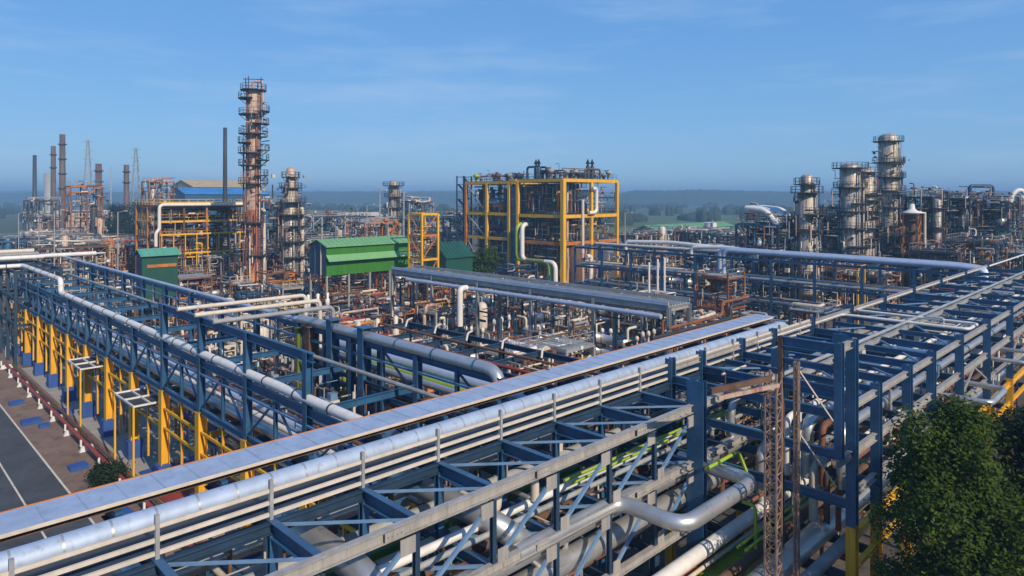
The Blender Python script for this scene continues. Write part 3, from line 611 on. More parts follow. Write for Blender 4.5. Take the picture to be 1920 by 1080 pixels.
def steel_frame(name, label, x0, y0, x1, y1, levels, nx, ny, colm, beamm, t=.35, cat='steel structure', braces=True, rail=True, deckm='grey', railm='dark', decks=None, bm2=None, z0=0):
    """open multi level steel structure: each column and each level's beams a part"""
    r_ = thing(name, ((x0 + x1) / 2, (y0 + y1) / 2, z0), label, cat)
    xs = [x0 + (x1 - x0) * i / (nx - 1) for i in range(nx)]; ys = [y0 + (y1 - y0) * i / (ny - 1) for i in range(ny)]; top = levels[-1]
    for i, x in enumerate(xs):
        for j, y in enumerate(ys):
            if 0 < i < nx - 1 and 0 < j < ny - 1: continue
            MB().bar((x, y, z0), (x, y, top), t, t).build('column', colm if not callable(colm) else colm(i, j), r_)
    for li, z in enumerate(levels):
        bm = beamm if not isinstance(beamm, (list, tuple)) else beamm[li % len(beamm)]
        for y in ys: 
            if y in (ys[0], ys[-1]): MB().bar((x0, y, z), (x1, y, z), t * .7, t * 1.1, off=(0, -.002)).build('beam', bm, r_)
        for x in xs: MB().bar((x, y0, z), (x, y1, z), t * .66, t * 1.05).build('beam', bm, r_)
        if decks is None or decks[li]:
            o = MB().box(x0 + .1, y0 + .1, z + t * .56, x1 - .1, y1 - .1, z + t * .56 + .06).build('deck', deckm, r_)
            if rail:
                mb = MB(); zz = z + t * .56 + .06
                for (a, b) in (((x0, y0), (x1, y0)), ((x1, y0), (x1, y1)), ((x1, y1), (x0, y1)), ((x0, y1), (x0, y0))):
                    n = max(2, int(math.dist(a, b) / 1.6))
                    for i in range(n): 
                        px_, py_ = a[0] + (b[0] - a[0]) * i / n, a[1] + (b[1] - a[1]) * i / n; mb.bar((px_, py_, zz), (px_, py_, zz + 1.1), .05, .05)
                    for k in (.55, 1.1): mb.bar((*a, zz + k), (*b, zz + k), .05, .05)
                mb.build('railing', railm, o)
    if braces:
        lv = [z0] + list(levels)
        for a, b in zip(lv[:-1], lv[1:]):
            k = rnd.randrange(nx - 1)
            MB().bar((xs[k], y0, a), (xs[k + 1], y0, b), t * .45, t * .45).build('brace', bm2 or (colm if not callable(colm) else 'grey'), r_)
            k = rnd.randrange(ny - 1)
            MB().bar((x0, ys[k], a), (x0, ys[k + 1], b), t * .45, t * .45).build('brace', bm2 or (colm if not callable(colm) else 'grey'), r_)
    return r_
def fill_pipes(root, x0, y0, x1, y1, za, zb, n, pal, seed, rmax=.2, vert=.45, maxr=None):
    """n pipes with bends inside a box, each a part of root"""
    q = random.Random(seed)
    for i in range(n):
        r = q.choice((.05, .07, .07, .1, .1, .14, .18, .24)); r = min(r, rmax); m = q.choice(pal)
        x, y = q.uniform(x0, x1), q.uniform(y0, y1); z = q.uniform(za, zb)
        p = [(x, y, q.uniform(0, za) if q.random() < .3 else max(0, z - q.uniform(1, 4)))]
        if q.random() < vert: p.append((x, y, z))
        else: p = [(x, y, z)]
        d = q.random() < .5
        for k in range(q.choice((1, 2, 3, 4, 5))):
            if d: x = q.uniform(x0, x1)
            else: y = q.uniform(y0, y1)
            p.append((x, y, z)); d = not d
            if q.random() < .3: z = min(zb, max(.4, z + q.uniform(-2, 2))); p.append((x, y, z))
        p = [a for i_, a in enumerate(p) if i_ == 0 or math.dist(a, p[i_ - 1]) > .3]
        if len(p) < 2: continue
        MB().tube(p, r, 7, r * 2.2, seg=3).build('pipe', m, root)
def drum(root, x, y, z, r, l, ax, m, name='drum', sm='navy'):
    o = MB().lathe((x, y, z), [(0, -l / 2 - r * .4), (r * .65, -l / 2 - r * .28), (r, -l / 2), (r, l / 2), (r * .65, l / 2 + r * .28), (0, l / 2 + r * .4)], 14, ax).build(name, m, root)
    for d in (-l / 3, l / 3):
        b = (x + d - .1, y - r * .8, x + d + .1, y + r * .8) if ax == 'x' else (x - r * .8, y + d - .1, x + r * .8, y + d + .1)
        MB().box(b[0], b[1], z - r - .35, b[2], b[3], z - r * .55).build('saddle', sm, o)
    return o
def vessel(root, x, y, z0, z1, r, m, name='vessel'):
    return MB().lathe((x, y, 0), [(r * .9, z0), (r, z0 + .3), (r, z1), (r * .8, z1 + r * .3), (r * .4, z1 + r * .48), (0, z1 + r * .5)], 14).build(name, m, root)

# ---------------- yellow heater structure in the centre
Yx0, Yy0 = at(1056, 150); Yx1, Yy1 = Yx0 + 19.5, Yy0 + 14
LV = [9.3, 15.3, 23.3]
ys = steel_frame('steel_structure', 'big bright yellow steel frame full of dark tube panels in the middle', Yx0, Yy0, Yx1, Yy1, LV, 3, 2, 'yellow', ['orange', 'yellow', 'yellow'], .68, decks=[1, 1, 1], deckm='dark', bm2='grey', braces=False)
MB().bar((Yx0 - .02, Yy0 - .02, 0), (Yx0 - .02, Yy0 - .02, 23.4), .95, .95).build('corner_column', 'yellow', ys)
for lv, (za, zb) in enumerate(((16.2, 22.6), (9.9, 14.7), (1.2, 8.6))):
    for i in range(11):
        y = Yy0 + 1.2 + i * 1.15; MB().bar((Yx0 + 2.4, y, za), (Yx0 + 2.4, y, zb), .95, .7).build('tube_panel', ['navy', 'brown', 'darkgreen', 'dark', 'navy', 'dark', 'rust'][(i * 3 + lv) % 7], ys)
    for i in range(5):
        x = Yx0 + 3.0 + i * 1.2; MB().tube([(x, Yy0 + 2.4, za), (x, Yy0 + 2.4, zb)], .34, 8).build('tube_panel', ['dark', 'cream', 'brown', 'navy', 'dark'][(i + lv) % 5], ys)
for i, (x, m) in enumerate(((2.6, 'tower_tan'), (5.2, 'brown'), (8, 'tower_tan'), (12.5, 'brown'))):
    vessel(ys, Yx0 + x, Yy0 + 1.3, 0, (20.5, 8.8, 13, 11)[i], (.55, 1.9, .6, .5)[i], m)
drum(ys, Yx0 + 13, Yy0 + 4, 17.4, 1.3, 5, 'x', 'skyblue'); drum(ys, Yx0 + 12, Yy0 + 5, 20.5, .8, 5, 'x', 'white')
fill_pipes(ys, Yx0 + .5, Yy0 + .5, Yx1 - .5, Yy1 - .5, 3, 22, 34, ['cream', 'brown', 'grey', 'navy', 'rust', 'tower_tan', 'white'], 11)
MB().tube([(Yx0 + 9.3, Yy0 - .7, 21.5), (Yx0 + 10.8, Yy0 - .7, 21.5), (Yx0 + 10.8, Yy0 - .7, 16), (Yx0 + 8, Yy0 - .7, 16)], .42, 10, 1.2).build('white_pipe', 'white', ys)
MB().tube([(Yx0 + 7, Yy0 - .8, 6.2), (Yx0 + 8.6, Yy0 - .8, 6.2), (Yx0 + 8.6, Yy0 - .8, .2)], .5, 10, 1.5).build('white_pipe', 'white', ys)
MB().tube([(Yx0 + 6.1, Yy0 - .5, 19), (Yx0 + 6.1, Yy0 - .5, 7)], .35, 8).build('white_pipe', 'cream', ys)
q = random.Random(4)
for i in range(16):                                   # fans, vents and platforms on the roof deck
    x, y = q.uniform(Yx0 + .8, Yx1 - .8), q.uniform(Yy0 + .8, Yy1 - .8); h = q.uniform(.8, 2.6)
    MB().lathe((x, y, 23.8), [(.35, 0), (.35, h * .6), (.7, h * .62), (.7, h), (0, h)], 10).build('roof_vent', q.choice(['dark', 'navy', 'grey', 'brown']), ys)
for dx, dy in ((2.5, 10.5), (1.8, 9.0), (10, 1.2), (11.6, 1.2)):
    MB().lathe((Yx0 + dx, Yy0 + dy, 23.8), [(.5, 0), (.5, 2.6), (.15, 3.4), (.55, 3.4), (0, 4.7)], 10).build('roof_vent', 'navy', ys)
for dx in (0, 3.4): MB().tube([(Yx0 + .6 + dx, Yy0 + 11.5, 23.8), (Yx0 + .6 + dx, Yy0 + 11.5, 26.5), (Yx0 + .6 + dx, Yy0 + 8.5, 26.5), (Yx0 + .6 + dx, Yy0 + 8.5, 23.8)], .25, 8, .7).build('roof_pipe', 'navy', ys)
MB().tube([(Yx0 + 8.5, Yy0 + .8, 23.8), (Yx0 + 8.5, Yy0 + .8, 26), (Yx0 + 14, Yy0 + .8, 26), (Yx0 + 14, Yy0 + .8, 23.8)], .25, 8, .7).build('roof_pipe', 'brown', ys)
fill_pipes(ys, Yx0 + .5, Yy0 + .5, Yx1 - .5, Yy1 - .5, 24.2, 26, 14, ['dark', 'grey', 'brown', 'navy'], 12, .1)
fine(ys, Yx0 + .3, Yy0 + .2, Yx0 + 2.2, Yy1 - .5, 1, 23, 240, ['cream', 'yellow', 'grey', 'tower_tan', 'dark', 'orange'], 71, .07)
fine(ys, Yx0 + 2, Yy0 - .2, Yx1, Yy0 + 6, 1, 22, 420, ['cream', 'rust', 'grey', 'tower_tan', 'brown', 'yellow'], 72, .08)
fine(ys, Yx0, Yy0, Yx1, Yy1, 24, 26.2, 90, ['dark', 'grey', 'navy', 'brown'], 73, .06)
# yellow side block and blue stair tower to its left
y2 = Yy1 + 2.9; y3 = y2 + 15.5
yb = steel_frame('steel_structure', 'yellow and blue steel frame with three tiers left of the big yellow frame', Yx0, y2, Yx0 + 12, y3, [9.6, 15.5, 23.0], 3, 3, lambda i, j: ['yellow', 'yellow', 'orange'][(i + j) % 3], ['yellow', 'yellow', 'yellow'], .66, deckm='dark', bm2='grey', railm='navy')
fill_pipes(yb, Yx0 + .5, y2 + .5, Yx0 + 11, y3 - .5, 2, 22, 34, ['navy', 'blue', 'brown', 'grey', 'skyblue', 'rust', 'cream'], 13)
drum(yb, Yx0 + 2.5, y2 + 8, 18, 1.4, 5, 'y', 'skyblue'); drum(yb, Yx0 + 2, y2 + 5, 17, 1.1, 3, 'y', 'orange'); drum(yb, Yx0 + 3, y2 + 9, 12.3, 1.2, 6, 'y', 'blue')
for i in range(10): MB().lathe((Yx0 + q.uniform(1, 11), y2 + q.uniform(1, 15), 23.5), [(.4, 0), (.4, .9), (.8, 1), (.8, 1.7), (0, 1.9)], 10).build('roof_vent', q.choice(['dark', 'brown', 'lime', 'grey']), yb)
fine(yb, Yx0 - .2, y2, Yx0 + 8, y3, 1, 23, 480, ['navy', 'blue', 'yellow', 'grey', 'brown', 'cream', 'orange', 'dark'], 74, .09)
fine(yb, Yx0, y2, Yx0 + 10, y3, 23.6, 25.6, 70, ['dark', 'grey', 'brown', 'red'], 75, .07)
MB().bar((Yx0 + .05, Yy1 + .5, 23.3), (Yx0 + .05, y2 - .5, 23.3), .6, .95).build('link_beam', 'yellow', yb)
for i in range(9):
    MB().bar((Yx0 + 3.2, y2 + 1.5 + i * 1.5, 1), (Yx0 + 3.2, y2 + 1.5 + i * 1.5, (8.8, 14.8, 21.5)[i % 3]), .7, .9).build('tube_panel', ['navy', 'brown', 'blue', 'dark', 'tower_red'][i % 5], yb)
bp_ = thing('stair_tower', (Yx0 - .5, Yy1 + 1.5, 0), 'blue clad stair shaft between the two yellow steel frames', 'stair tower')
MB().box(Yx0 + .3, Yy1 + .75, 0, Yx0 + 3.3, Yy1 + 2.7, 22.0).build('cladding', 'blue', bp_)
for i in range(12): MB().bar((Yx0 + .26, Yy1 + .75, 1.5 + i * 1.75), (Yx0 + .26, Yy1 + 2.7, 1.5 + i * 1.75), .08, .22).build('band', 'navy' if i % 2 else 'skyblue', bp_)
for y in (Yy1 + .65, Yy1 + 2.8): MB().bar((Yx0 + .2, y, 0), (Yx0 + .2, y, 23), .3, .3).build('post', 'skyblue' if y > Yy1 + 2 else 'brown', bp_)
bs = thing('stair_tower', (Yx0 + 1, y3 + 2, 0), 'slim dark blue open stair tower at the left end of the yellow frames', 'stair tower')
for dx in (0, 2.6):
    for dy in (1.0, 3.6): MB().bar((Yx0 + dx, y3 + dy, 0), (Yx0 + dx, y3 + dy, 24.9), .26, .26).build('column', 'navy', bs)
for i in range(13):
    z = 1.9 + i * 1.9
    MB().box(Yx0 - .1, y3 + .9, z - .1, Yx0 + 2.7, y3 + 3.7, z).build('landing', 'navy', bs)
    if i < 12: MB().bar((Yx0 + .4 + (i % 2) * 1.6, y3 + 1.1, z), (Yx0 + .4 + (i % 2) * 1.6, y3 + 3.5, z + 1.9), .6, .16).build('stair_flight', 'blue', bs)
# pale looped ducts on the face of the big yellow frame
for dy, m, lab, dx in ((2.6, 'white', 'white looped pipe on the left face of the big yellow frame', 1.2), (4.2, 'lime', 'pale green looped pipe beside the white one on the big yellow frame', 1.2)):
    y = Yy1 - dy + (0 if m == 'white' else 3.2)
    x = Yx0 - dx
    pipe([(x + 3, y, 13.3), (x, y, 13.3), (x, y, 5.2), (x, Yy0 + (1.2 if m == 'white' else 2.8), 5.2), (x, Yy0 + (1.2 if m == 'white' else 2.8), 0)], .52, m, lab, rb=1.5, n=14)

# ---------------- green sheds
def shed(name, label, x0, y0, x1, y1, z0, ze, zr, wm, rm, gm, strip=None, cat='shed', legm='grey', stripe=None):
    t = thing(name, ((x0 + x1) / 2, (y0 + y1) / 2, 0), label, cat)
    ym = (y0 + y1) / 2
    mb = MB(); n = int((x1 - x0) / .5)
    for i in range(n): mb.prism([(y0 + .02, z0), (y0 - .018, z0), (y0 - .018, ze), (y0 + .02, ze)], 'x', x0 + i * .5 + .02, x0 + i * .5 + .30)     # ribbed sheet
    mb.box(x0, y0, z0, x1, y0 + .06, ze).build('front_wall', wm, t)
    MB().box(x0, y1 - .06, z0, x1, y1, ze).build('rear_wall', wm, t)
    for x in (x0, x1 - .06): MB().prism([(y0 + .06, z0), (y1 - .06, z0), (y1 - .06, ze), (ym, zr), (y0 + .06, ze)], 'x', x, x + .06).build('gable_wall', gm, t)
    for sg, yy in ((-1, y0 - .4), (1, y1 + .4)):
        mb = MB().prism([(ym, zr), (yy, ze - .1), (yy, ze + .02), (ym, zr + .12)], 'x', x0 - .25, x1 + .25)
        for i in range(int((x1 - x0) / .9)): mb.bar((x0 + i * .9, ym + sg * .1, zr + .13), (x0 + i * .9, yy, ze + .04), .08, .06)
        mb.build('roof', rm, t)
    if strip:
        za, zb, m = strip; MB().prism([(y0 - .06, zb), (y0 - 1.0, za), (y0 - 1.0, za - .08), (y0 - .06, zb - .08)], 'x', x0 - .1, x1 + .1).build('canopy', m, t)
    if stripe:
        MB().box(x0 + .6, y0 - .10, stripe[0], x1 - .2, y0 - .045, stripe[1]).build('stripe_board', stripe[2], t)
    if z0 > .5:
        k = max(2, int((x1 - x0) / 3.5))
        for i in range(k + 1):
            for y in (y0 + .1, y1 - .1): MB().bar((x0 + .1 + (x1 - x0 - .2) * i / k, y, 0), (x0 + .1 + (x1 - x0 - .2) * i / k, y, z0), .28, .28).build('leg', legm, t)
    return t
gx, gy = at(612, 105)
gs = shed('compressor_shed', 'long bright green shed with a pale green canopy strip, raised on legs', gx, gy, gx + 15.6, gy + 5.2, 7.6, 12.1, 13.0, 'green', 'lightgreen', 'navy', (9.9, 10.8, 'lightgreen'))  # navy gable: shade of the end wall painted into its colour
for dy in (1.6, 3.4): MB().bar((gx - .05, gy + dy, 7.6), (gx - .05, gy + dy, 12.4), .14, .12).build('gable_post', 'cream' if dy < 2 else 'blue', gs)
fill_pipes(gs, gx, gy, gx + 15, gy + 5, 1, 6.5, 24, ['cream', 'red', 'grey', 'rust', 'brown'], 21)
drum(gs, gx + 5, gy + 2.5, 3, 1.2, 4, 'x', 'grey'); drum(gs, gx + 11, gy + 2.5, 2.6, 1.0, 4, 'x', 'cream')
fine(gs, gx, gy + .3, gx + 15.5, gy + 5, .5, 7.4, 180, ['cream', 'red', 'grey', 'rust', 'brown', 'white'], 76, .06)
hx, hy = at(266, 88)
sg_ = shed('control_cabin', 'small dark green cabin on legs with an orange stripe, left of the tallest tower', hx, hy, hx + 4.4, hy + 2.4, 6.6, 12.2, 12.9, 'darkgreen', 'teal', 'navy', None, 'cabin', 'brown', (10.6, 11.0, 'orange'))  # navy end walls have the cabin's shaded side put into the colour
kx, ky = at(836, 135)
shed('pump_house', 'dark green gabled pump house left of the yellow frames', kx, ky, kx + 7, ky + 6.5, 0, 7.6, 10.4, 'darkgreen', 'darkgreen', 'darkgreen', None, 'shed')
vx, vy = at(347, 235)
shed('warehouse', 'long dark blue warehouse with a bright blue roof behind the tallest tower', vx, vy, vx + 30, vy + 16, 0, 20.4, 22.6, 'blue', 'roofblue', 'blue', None, 'warehouse')
vx, vy = at(362, 275)
shed('warehouse', 'tan gabled hall rising behind the blue warehouse roof', vx, vy, vx + 30, vy + 26, 0, 23.4, 26.2, 'tan', 'tan', 'tan', None, 'warehouse')

# small yellow frame, slim grey tower with masts
fx_, fy_ = at(793, 110)
f1 = steel_frame('steel_structure', 'small yellow steel frame right beside the green canopy shed', fx_ - 1.5, fy_ - 1.7, fx_ + 1.7, fy_ + 1.7, [5.5, 9.8, 13.6, 17.0], 2, 2, 'yellow', ['orange', 'yellow', 'orange', 'yellow'], .30, decks=[0, 1, 0, 0], deckm='brown', bm2='orange')
fill_pipes(f1, fx_ - 1.3, fy_ - 1.5, fx_ + 1.5, fy_ + 1.5, 3, 16, 14, ['rust', 'tower_tan', 'cream', 'orange'], 31, .14)
tower('process_tower', 'distant grey tower with a wide cap platform behind the small yellow frame', 738, 190, [(0, 1.5), (22, 1.4), (23.5, 1.3)], [(0, 23.5, 'column_silver')],
      [(22.6, 0, 359, 1.6), (19.5, 0, 359, 1.2), (16.5, 0, 359, 1.4), (13, 0, 359, 1.4)], [(RT, 1, 20, .2, 'grey'), (160, 1, 18, .2, 'white')])
for px, z1, lab in ((712, 22, 'pale mast left of the distant capped tower'), (757, 21, 'pale mast right of the distant capped tower')):
    x, y = at(px, 186); m_ = thing('mast', (x, y, 0), lab, 'mast')
    MB().tube([(x, y, 0), (x, y, z1)], .22, 8).build('pole', 'grey', m_); MB().bar((x - .8, y + .8, z1 - .2), (x + .8, y - .8, z1 - .2), .2, .2).build('crossarm', 'grey', m_)

# ---------------- brown and yellow structure left of the tallest tower
bx0, by0 = at(300, 128)
br = steel_frame('steel_structure', 'rust brown tiered structure with yellow walkways left of the tallest tower', bx0, by0, bx0 + 17, by0 + 14, [4.5, 8.2, 11.8, 15, 17.8], 5, 3, lambda i, j: 'brown' if i % 2 else 'orange', ['brown', 'yellow', 'brown', 'yellow', 'rust'], .34, deckm='dark', railm='yellow', bm2='brown')
fill_pipes(br, bx0 + .3, by0 - .4, bx0 + 16.5, by0 + 13, 1, 18.5, 70, ['rust', 'brown', 'rust', 'tower_tan', 'cream', 'yellow', 'grey', 'dark', 'brown'], 41)
for i in range(5): vessel(br, bx0 + 2 + i * 3.3, by0 + 3, (1, 5, 1, 9, 1)[i], (6, 11, 13, 14, 7)[i], .9, ['brown', 'rust', 'tower_tan', 'brown', 'grey'][i])
for i in range(6): drum(br, bx0 + 3 + i * 2.3, by0 + 5, (9.6, 13.2, 16.4)[i % 3], .8, 3, 'y', ['brown', 'tower_tan', 'rust'][i % 3])
fine(br, bx0 - .3, by0 - .8, bx0 + 17.5, by0 + 6, 1, 18, 620, ['rust', 'brown', 'tower_tan', 'yellow', 'cream', 'brown', 'dark', 'orange', 'grey'], 77, .085)
for z in (9.0, 12.6):
    for k in range(9): MB().bar((bx0 + k * 2.1, by0 - .9, z - 3.2), (bx0 + k * 2.1, by0 - .9, z), .16, .16).build('walkway_post', 'yellow', br)
    MB().bar((bx0 - .2, by0 - .9, z), (bx0 + 17, by0 - .9, z), .2, .3).build('walkway_edge', 'yellow', br)
pipe([(bx0 - .9, by0 - .6, 10.5), (bx0 - .9, by0 - .6, 13), (bx0 - .3, by0 - .6, 13.6), (bx0 - .3, by0 - .6, 18.2), (bx0 + 18, by0 - .6, 18.2)], .30, 'white', 'white pipe running along the top of the rust brown structure', rb=.8)
mx_, my_ = at(422, 210); st_ = MB().lathe((mx_, my_, 0), [(.75, 0), (.6, 30), (.55, 40.7), (0, 40.7)], 12).build('flare_stack', 'dark'); tag(st_, 'thin black stack just left of the tallest tower', 'stack')

# ---------------- silver columns at the right
CG = 'silver columns at the right'
tower('process_column', 'leftmost silver column with a slim upper neck and an orange skirt', 1513, 107, [(0, 1.6), (1.2, 1.6), (4.6, 1.45), (20.2, 1.45), (20.4, .95), (22.8, .95)], [(0, 3.8, 'orange'), (3.8, 20.3, 'column_silver'), (20.3, 22.8, 'column_silver')],
      [(21.6, 0, 359, 1.0), (20.3, 0, 359, 1.2), (17, -150, 60, 1.1), (14.5, 0, 359, 1.0), (10.5, -170, 40, 1.5), (7, -120, 90, 1.0)], [(RT + 10, 10.8, 16, .2, 'white'), (-110, 3, 20, .12, 'grey'), (140, 3, 19, .2, 'navy'), (RT, 4, 21.5, .14, 'cream')], group=CG)
tower('process_column', 'thick silver column with a broad crown platform, left of the paired one', 1594, 124, [(0, 1.75), (25.0, 1.75)], [(0, 6, 'column_silver'), (6, 25.0, 'column_silver')],
      [(24.8, 0, 359, 1.3), (21.3, 0, 359, 1.1), (18.5, -150, 60, 1.0), (14.0, 0, 359, .9), (9.5, 0, 359, .9)], [(RT - 20, 4, 22, .16, 'cream'), (-120, 4, 24, .14, 'grey'), (150, 6, 22, .2, 'navy')], group=CG)
tower('process_column', 'silver column standing hard against the thick one, slightly shorter', 1622, 127, [(0, 1.7), (24.3, 1.7)], [(0, 24.3, 'column_silver')],
      [(24.1, 0, 359, 1.2), (19, -150, 90, 1.1), (16, 0, 359, 1.0), (12, -150, 60, 1.1), (8, 0, 359, .9)], [(RT, 4, 20, .24, 'cream'), (-70, 8, 23, .12, 'rust')], group=CG)
tower('process_column', 'tallest silver column on the right, with ringed railings at its top', 1666, 134, [(0, 1.9), (31.2, 1.8)], [(0, 14, 'column_silver'), (14, 31.2, 'column_silver')],
      [(30.4, 0, 359, .9), (26, -160, 20, .9), (23.4, 0, 359, 1.2), (20.8, 0, 359, 1.2), (17.6, 0, 359, 1.1), (13, 0, 359, 1.0)], [(RT + 15, 8, 28, .18, 'cream'), (-100, 6, 29, .14, 'grey'), (RT - 30, 10, 25, .12, 'dark')], group=CG)
tower('process_column', 'slim pale column right of the rusty flue', 1757, 128, [(0, .75), (19.0, .7)], [(0, 19.0, 'column_silver')], [(17.5, 0, 359, .9), (11, 0, 359, .8)], group=CG)
tower('process_column', 'short pale column under the dark pipe arch at the far right', 1812, 132, [(0, .9), (19.0, .85)], [(0, 19.0, 'column_silver')], [(18, 0, 359, 1.0), (14, 0, 359, .9)], [(RT, 3, 17, .15, 'white')], group=CG)
xq, yq = at(1710, 122)
fl = thing('flue', (xq, yq, 0), 'rusty scaffolded flue under a white umbrella cap', 'flue')
MB().tube([(xq, yq, 0), (xq, yq, 16.8)], .55, 10).build('shaft', 'brown', fl)
for dx in (-1.1, 1.1):
    for dy in (-1.1, 1.1): MB().bar((xq + dx, yq + dy, 0), (xq + dx, yq + dy, 16.6), .26, .26).build('frame_post', 'rust' if dx * dy > 0 else 'orange', fl)
for i in range(8):
    z = 1.5 + i * 2; MB().ringdeck((xq, yq), .6, 1.5, 0, 6.28, z, .12, 8).build('landing', 'brown', fl)
    MB().bar((xq - 1.1, yq - 1.15, z), (xq + 1.1, yq - 1.15, z + 1.9), .14, .14).build('brace', 'orange', fl)
MB().lathe((xq, yq, 0), [(.6, 16.6), (.6, 17.0), (2.0, 16.8), (2.0, 16.95), (.9, 17.25), (.5, 17.6), (.4, 18.4), (0, 18.5)], 18).build('cap', 'white', fl)
MB().tube([(xq + 1.2, yq - 1.7, 0), (xq + 1.2, yq - 1.7, 17)], .24, 8).build('riser_pipe', 'cream', fl)
# structures packed between those columns
for k, (px, D, wd, dp, lv, lab, seed) in enumerate(((1440, 112, 8, 7, [7, 11, 15.2], 'dark blue frame carrying white drums left of the leftmost silver column', 51), (1556, 128, 7, 6, [6, 10, 13.5, 16], 'dark steel structure between the leftmost and the thick silver columns', 52),
        (1640, 142, 12, 8, [6, 10, 14, 18], 'dark steel structure behind the tallest silver column', 53), (1722, 136, 13, 8, [5, 9.5, 13.5, 17, 19.5], 'dark steel structure right of the tallest silver column', 54),
        (1790, 138, 14, 8, [5, 9.5, 13.5, 17.5, 19.2], 'dark steel structure under the dark pipe arch', 55), (1852, 134, 9, 8, [5, 9.5, 13.5, 17.2, 18.6], 'dark steel structure at the far right end with white pipe bends', 56))):
    x, y = at(px, D); t = steel_frame('steel_structure', lab, x - wd / 2, y - dp / 2, x + wd / 2, y + dp / 2, lv, 3, 3, 'navy', ['navy', 'navy', 'blue', 'brown', 'dark'], .3, deckm='dark', railm='grey', bm2='navy')
    fill_pipes(t, x - wd / 2, y - dp / 2 - .3, x + wd / 2, y + dp / 2, 2, lv[-1] + 1.4, 46, ['grey', 'cream', 'navy', 'brown', 'dark', 'navy', 'silver', 'rust', 'white'], seed)
    q = random.Random(seed + 100)
    for i in range(4): vessel(t, x + q.uniform(-wd / 2, wd / 2), y + q.uniform(-dp / 2, dp / 2), lv[i % 2], lv[i % 2] + q.uniform(3, 7), q.uniform(.4, .9), q.choice(['column_silver', 'silver', 'grey', 'tower_tan']))
    fine(t, x - wd * .65, y - dp * .75, x + wd * .6, y + dp * .4, .5, lv[-1] + 2.0, 800, ['grey', 'cream', 'navy', 'brown', 'dark', 'rust', 'tower_tan', 'navy', 'silver'], seed + 300, .08)
    for i in range(3): drum(t, x + q.uniform(-wd / 3, wd / 3), y + q.uniform(-dp / 3, dp / 3), lv[i % len(lv)] + 1.5, .8, 3, q.choice('xy'), q.choice(['silver', 'white', 'grey']))
    if k == 0:
        for i in range(6): MB().tube([(x - 3.4 + i * 1.25, y - 3, 15.4), (x - 3.0 + i * 1.25, y - 1, 17.6), (x - 2.6 + i * 1.25, y + 2.5, 17.9)], .45, 10, 1).build('white_duct', 'white', t)
    if k == 4:
        MB().tube([(x - 2, y - 3, 17), (x - 2, y - 3, 21.8), (x + 2, y - 6, 21.8), (x + 2, y - 6, 17)], .35, 10, .6).build('pipe_arch', 'navy', t)
    if k == 5:
        for i in range(2):
            c = V((x - 2.2 + i * 2.6, y - 4 - i, 18.6)); MB().tube([c, c + V((.2, -.2, 1.6 - i * .9)), c + V((1.2, -1.2, 2.6 - i * .9)), c + V((2.2, -2.2, 1.6 - i * .9)), c + V((2.3, -2.3, -1))], .42, 10, 1.2).build('white_bend', 'white', t)
for k, (px, D, wd, dp, lv, lab) in enumerate(((1548, 118, 8, 6, [4, 7.2], 'rust and blue scaffold unit just right of the leftmost silver column'), (1630, 116, 8, 6, [3.6, 6.4], 'brown scaffold unit at the foot of the paired silver columns'), (1688, 130, 6, 6, [5, 9, 12.5], 'grey scaffold unit between the tallest silver column and the flue'),
        (1768, 118, 12, 7, [4.5, 8.0, 10.5], 'low dark scaffold unit right of the flue'), (1835, 118, 12, 7, [4.5, 8.5, 12], 'low dark scaffold unit before the white pipe bends'), (1462, 122, 8, 7, [4.5, 8], 'grey scaffold unit left of the leftmost silver column'))):
    x, y = at(px, D); t = steel_frame('steel_structure', lab, x - wd / 2, y - dp / 2, x + wd / 2, y + dp / 2, lv, 4, 2, ('brown', 'rust', 'grey', 'navy', 'navy', 'grey')[k], [('navy', 'brown', 'grey', 'navy', 'dark', 'grey')[k], 'navy'], .22, deckm='dark', railm='grey')
    fine(t, x - wd * .6, y - dp * .7, x + wd * .6, y + dp * .4, .5, lv[-1] + 1.5, 420, ['grey', 'cream', 'navy', 'brown', 'dark', 'rust', 'tower_tan', 'orange', 'white'], 1200 + k, .075)
    fill_pipes(t, x - wd / 2, y - dp / 2 - .3, x + wd / 2, y + dp / 2, 2, lv[-1] + 1.2, 16, ['grey', 'cream', 'navy', 'brown', 'rust', 'white'], 1300 + k)
x, y = at(1575, 110); pt = thing('walkway', (x, y, 8.6), 'yellow walkway with a brown edge between the silver columns', 'walkway')
MB().box(x - 2, y - 3.4, 8.5, x + 1.2, y + 4, 8.7).build('deck', 'brown', pt)
for yy in (-3.4, 4): MB().bar((x - 2, y + yy, 8.75), (x + 1.2, y + yy, 8.75), .2, .5).build('edge_plate', 'yellow', pt)
MB().bar((x - 2, y - 3.4, 8.75), (x - 2, y + 4, 8.75), .2, .5).build('edge_plate', 'orange', pt)
for dx, dy in ((-1.9, -3.3), (-1.9, 3.9), (1.1, -3.3)): MB().bar((x + dx, y + dy, 0), (x + dx, y + dy, 8.5), .25, .25).build('leg', 'yellow', pt)

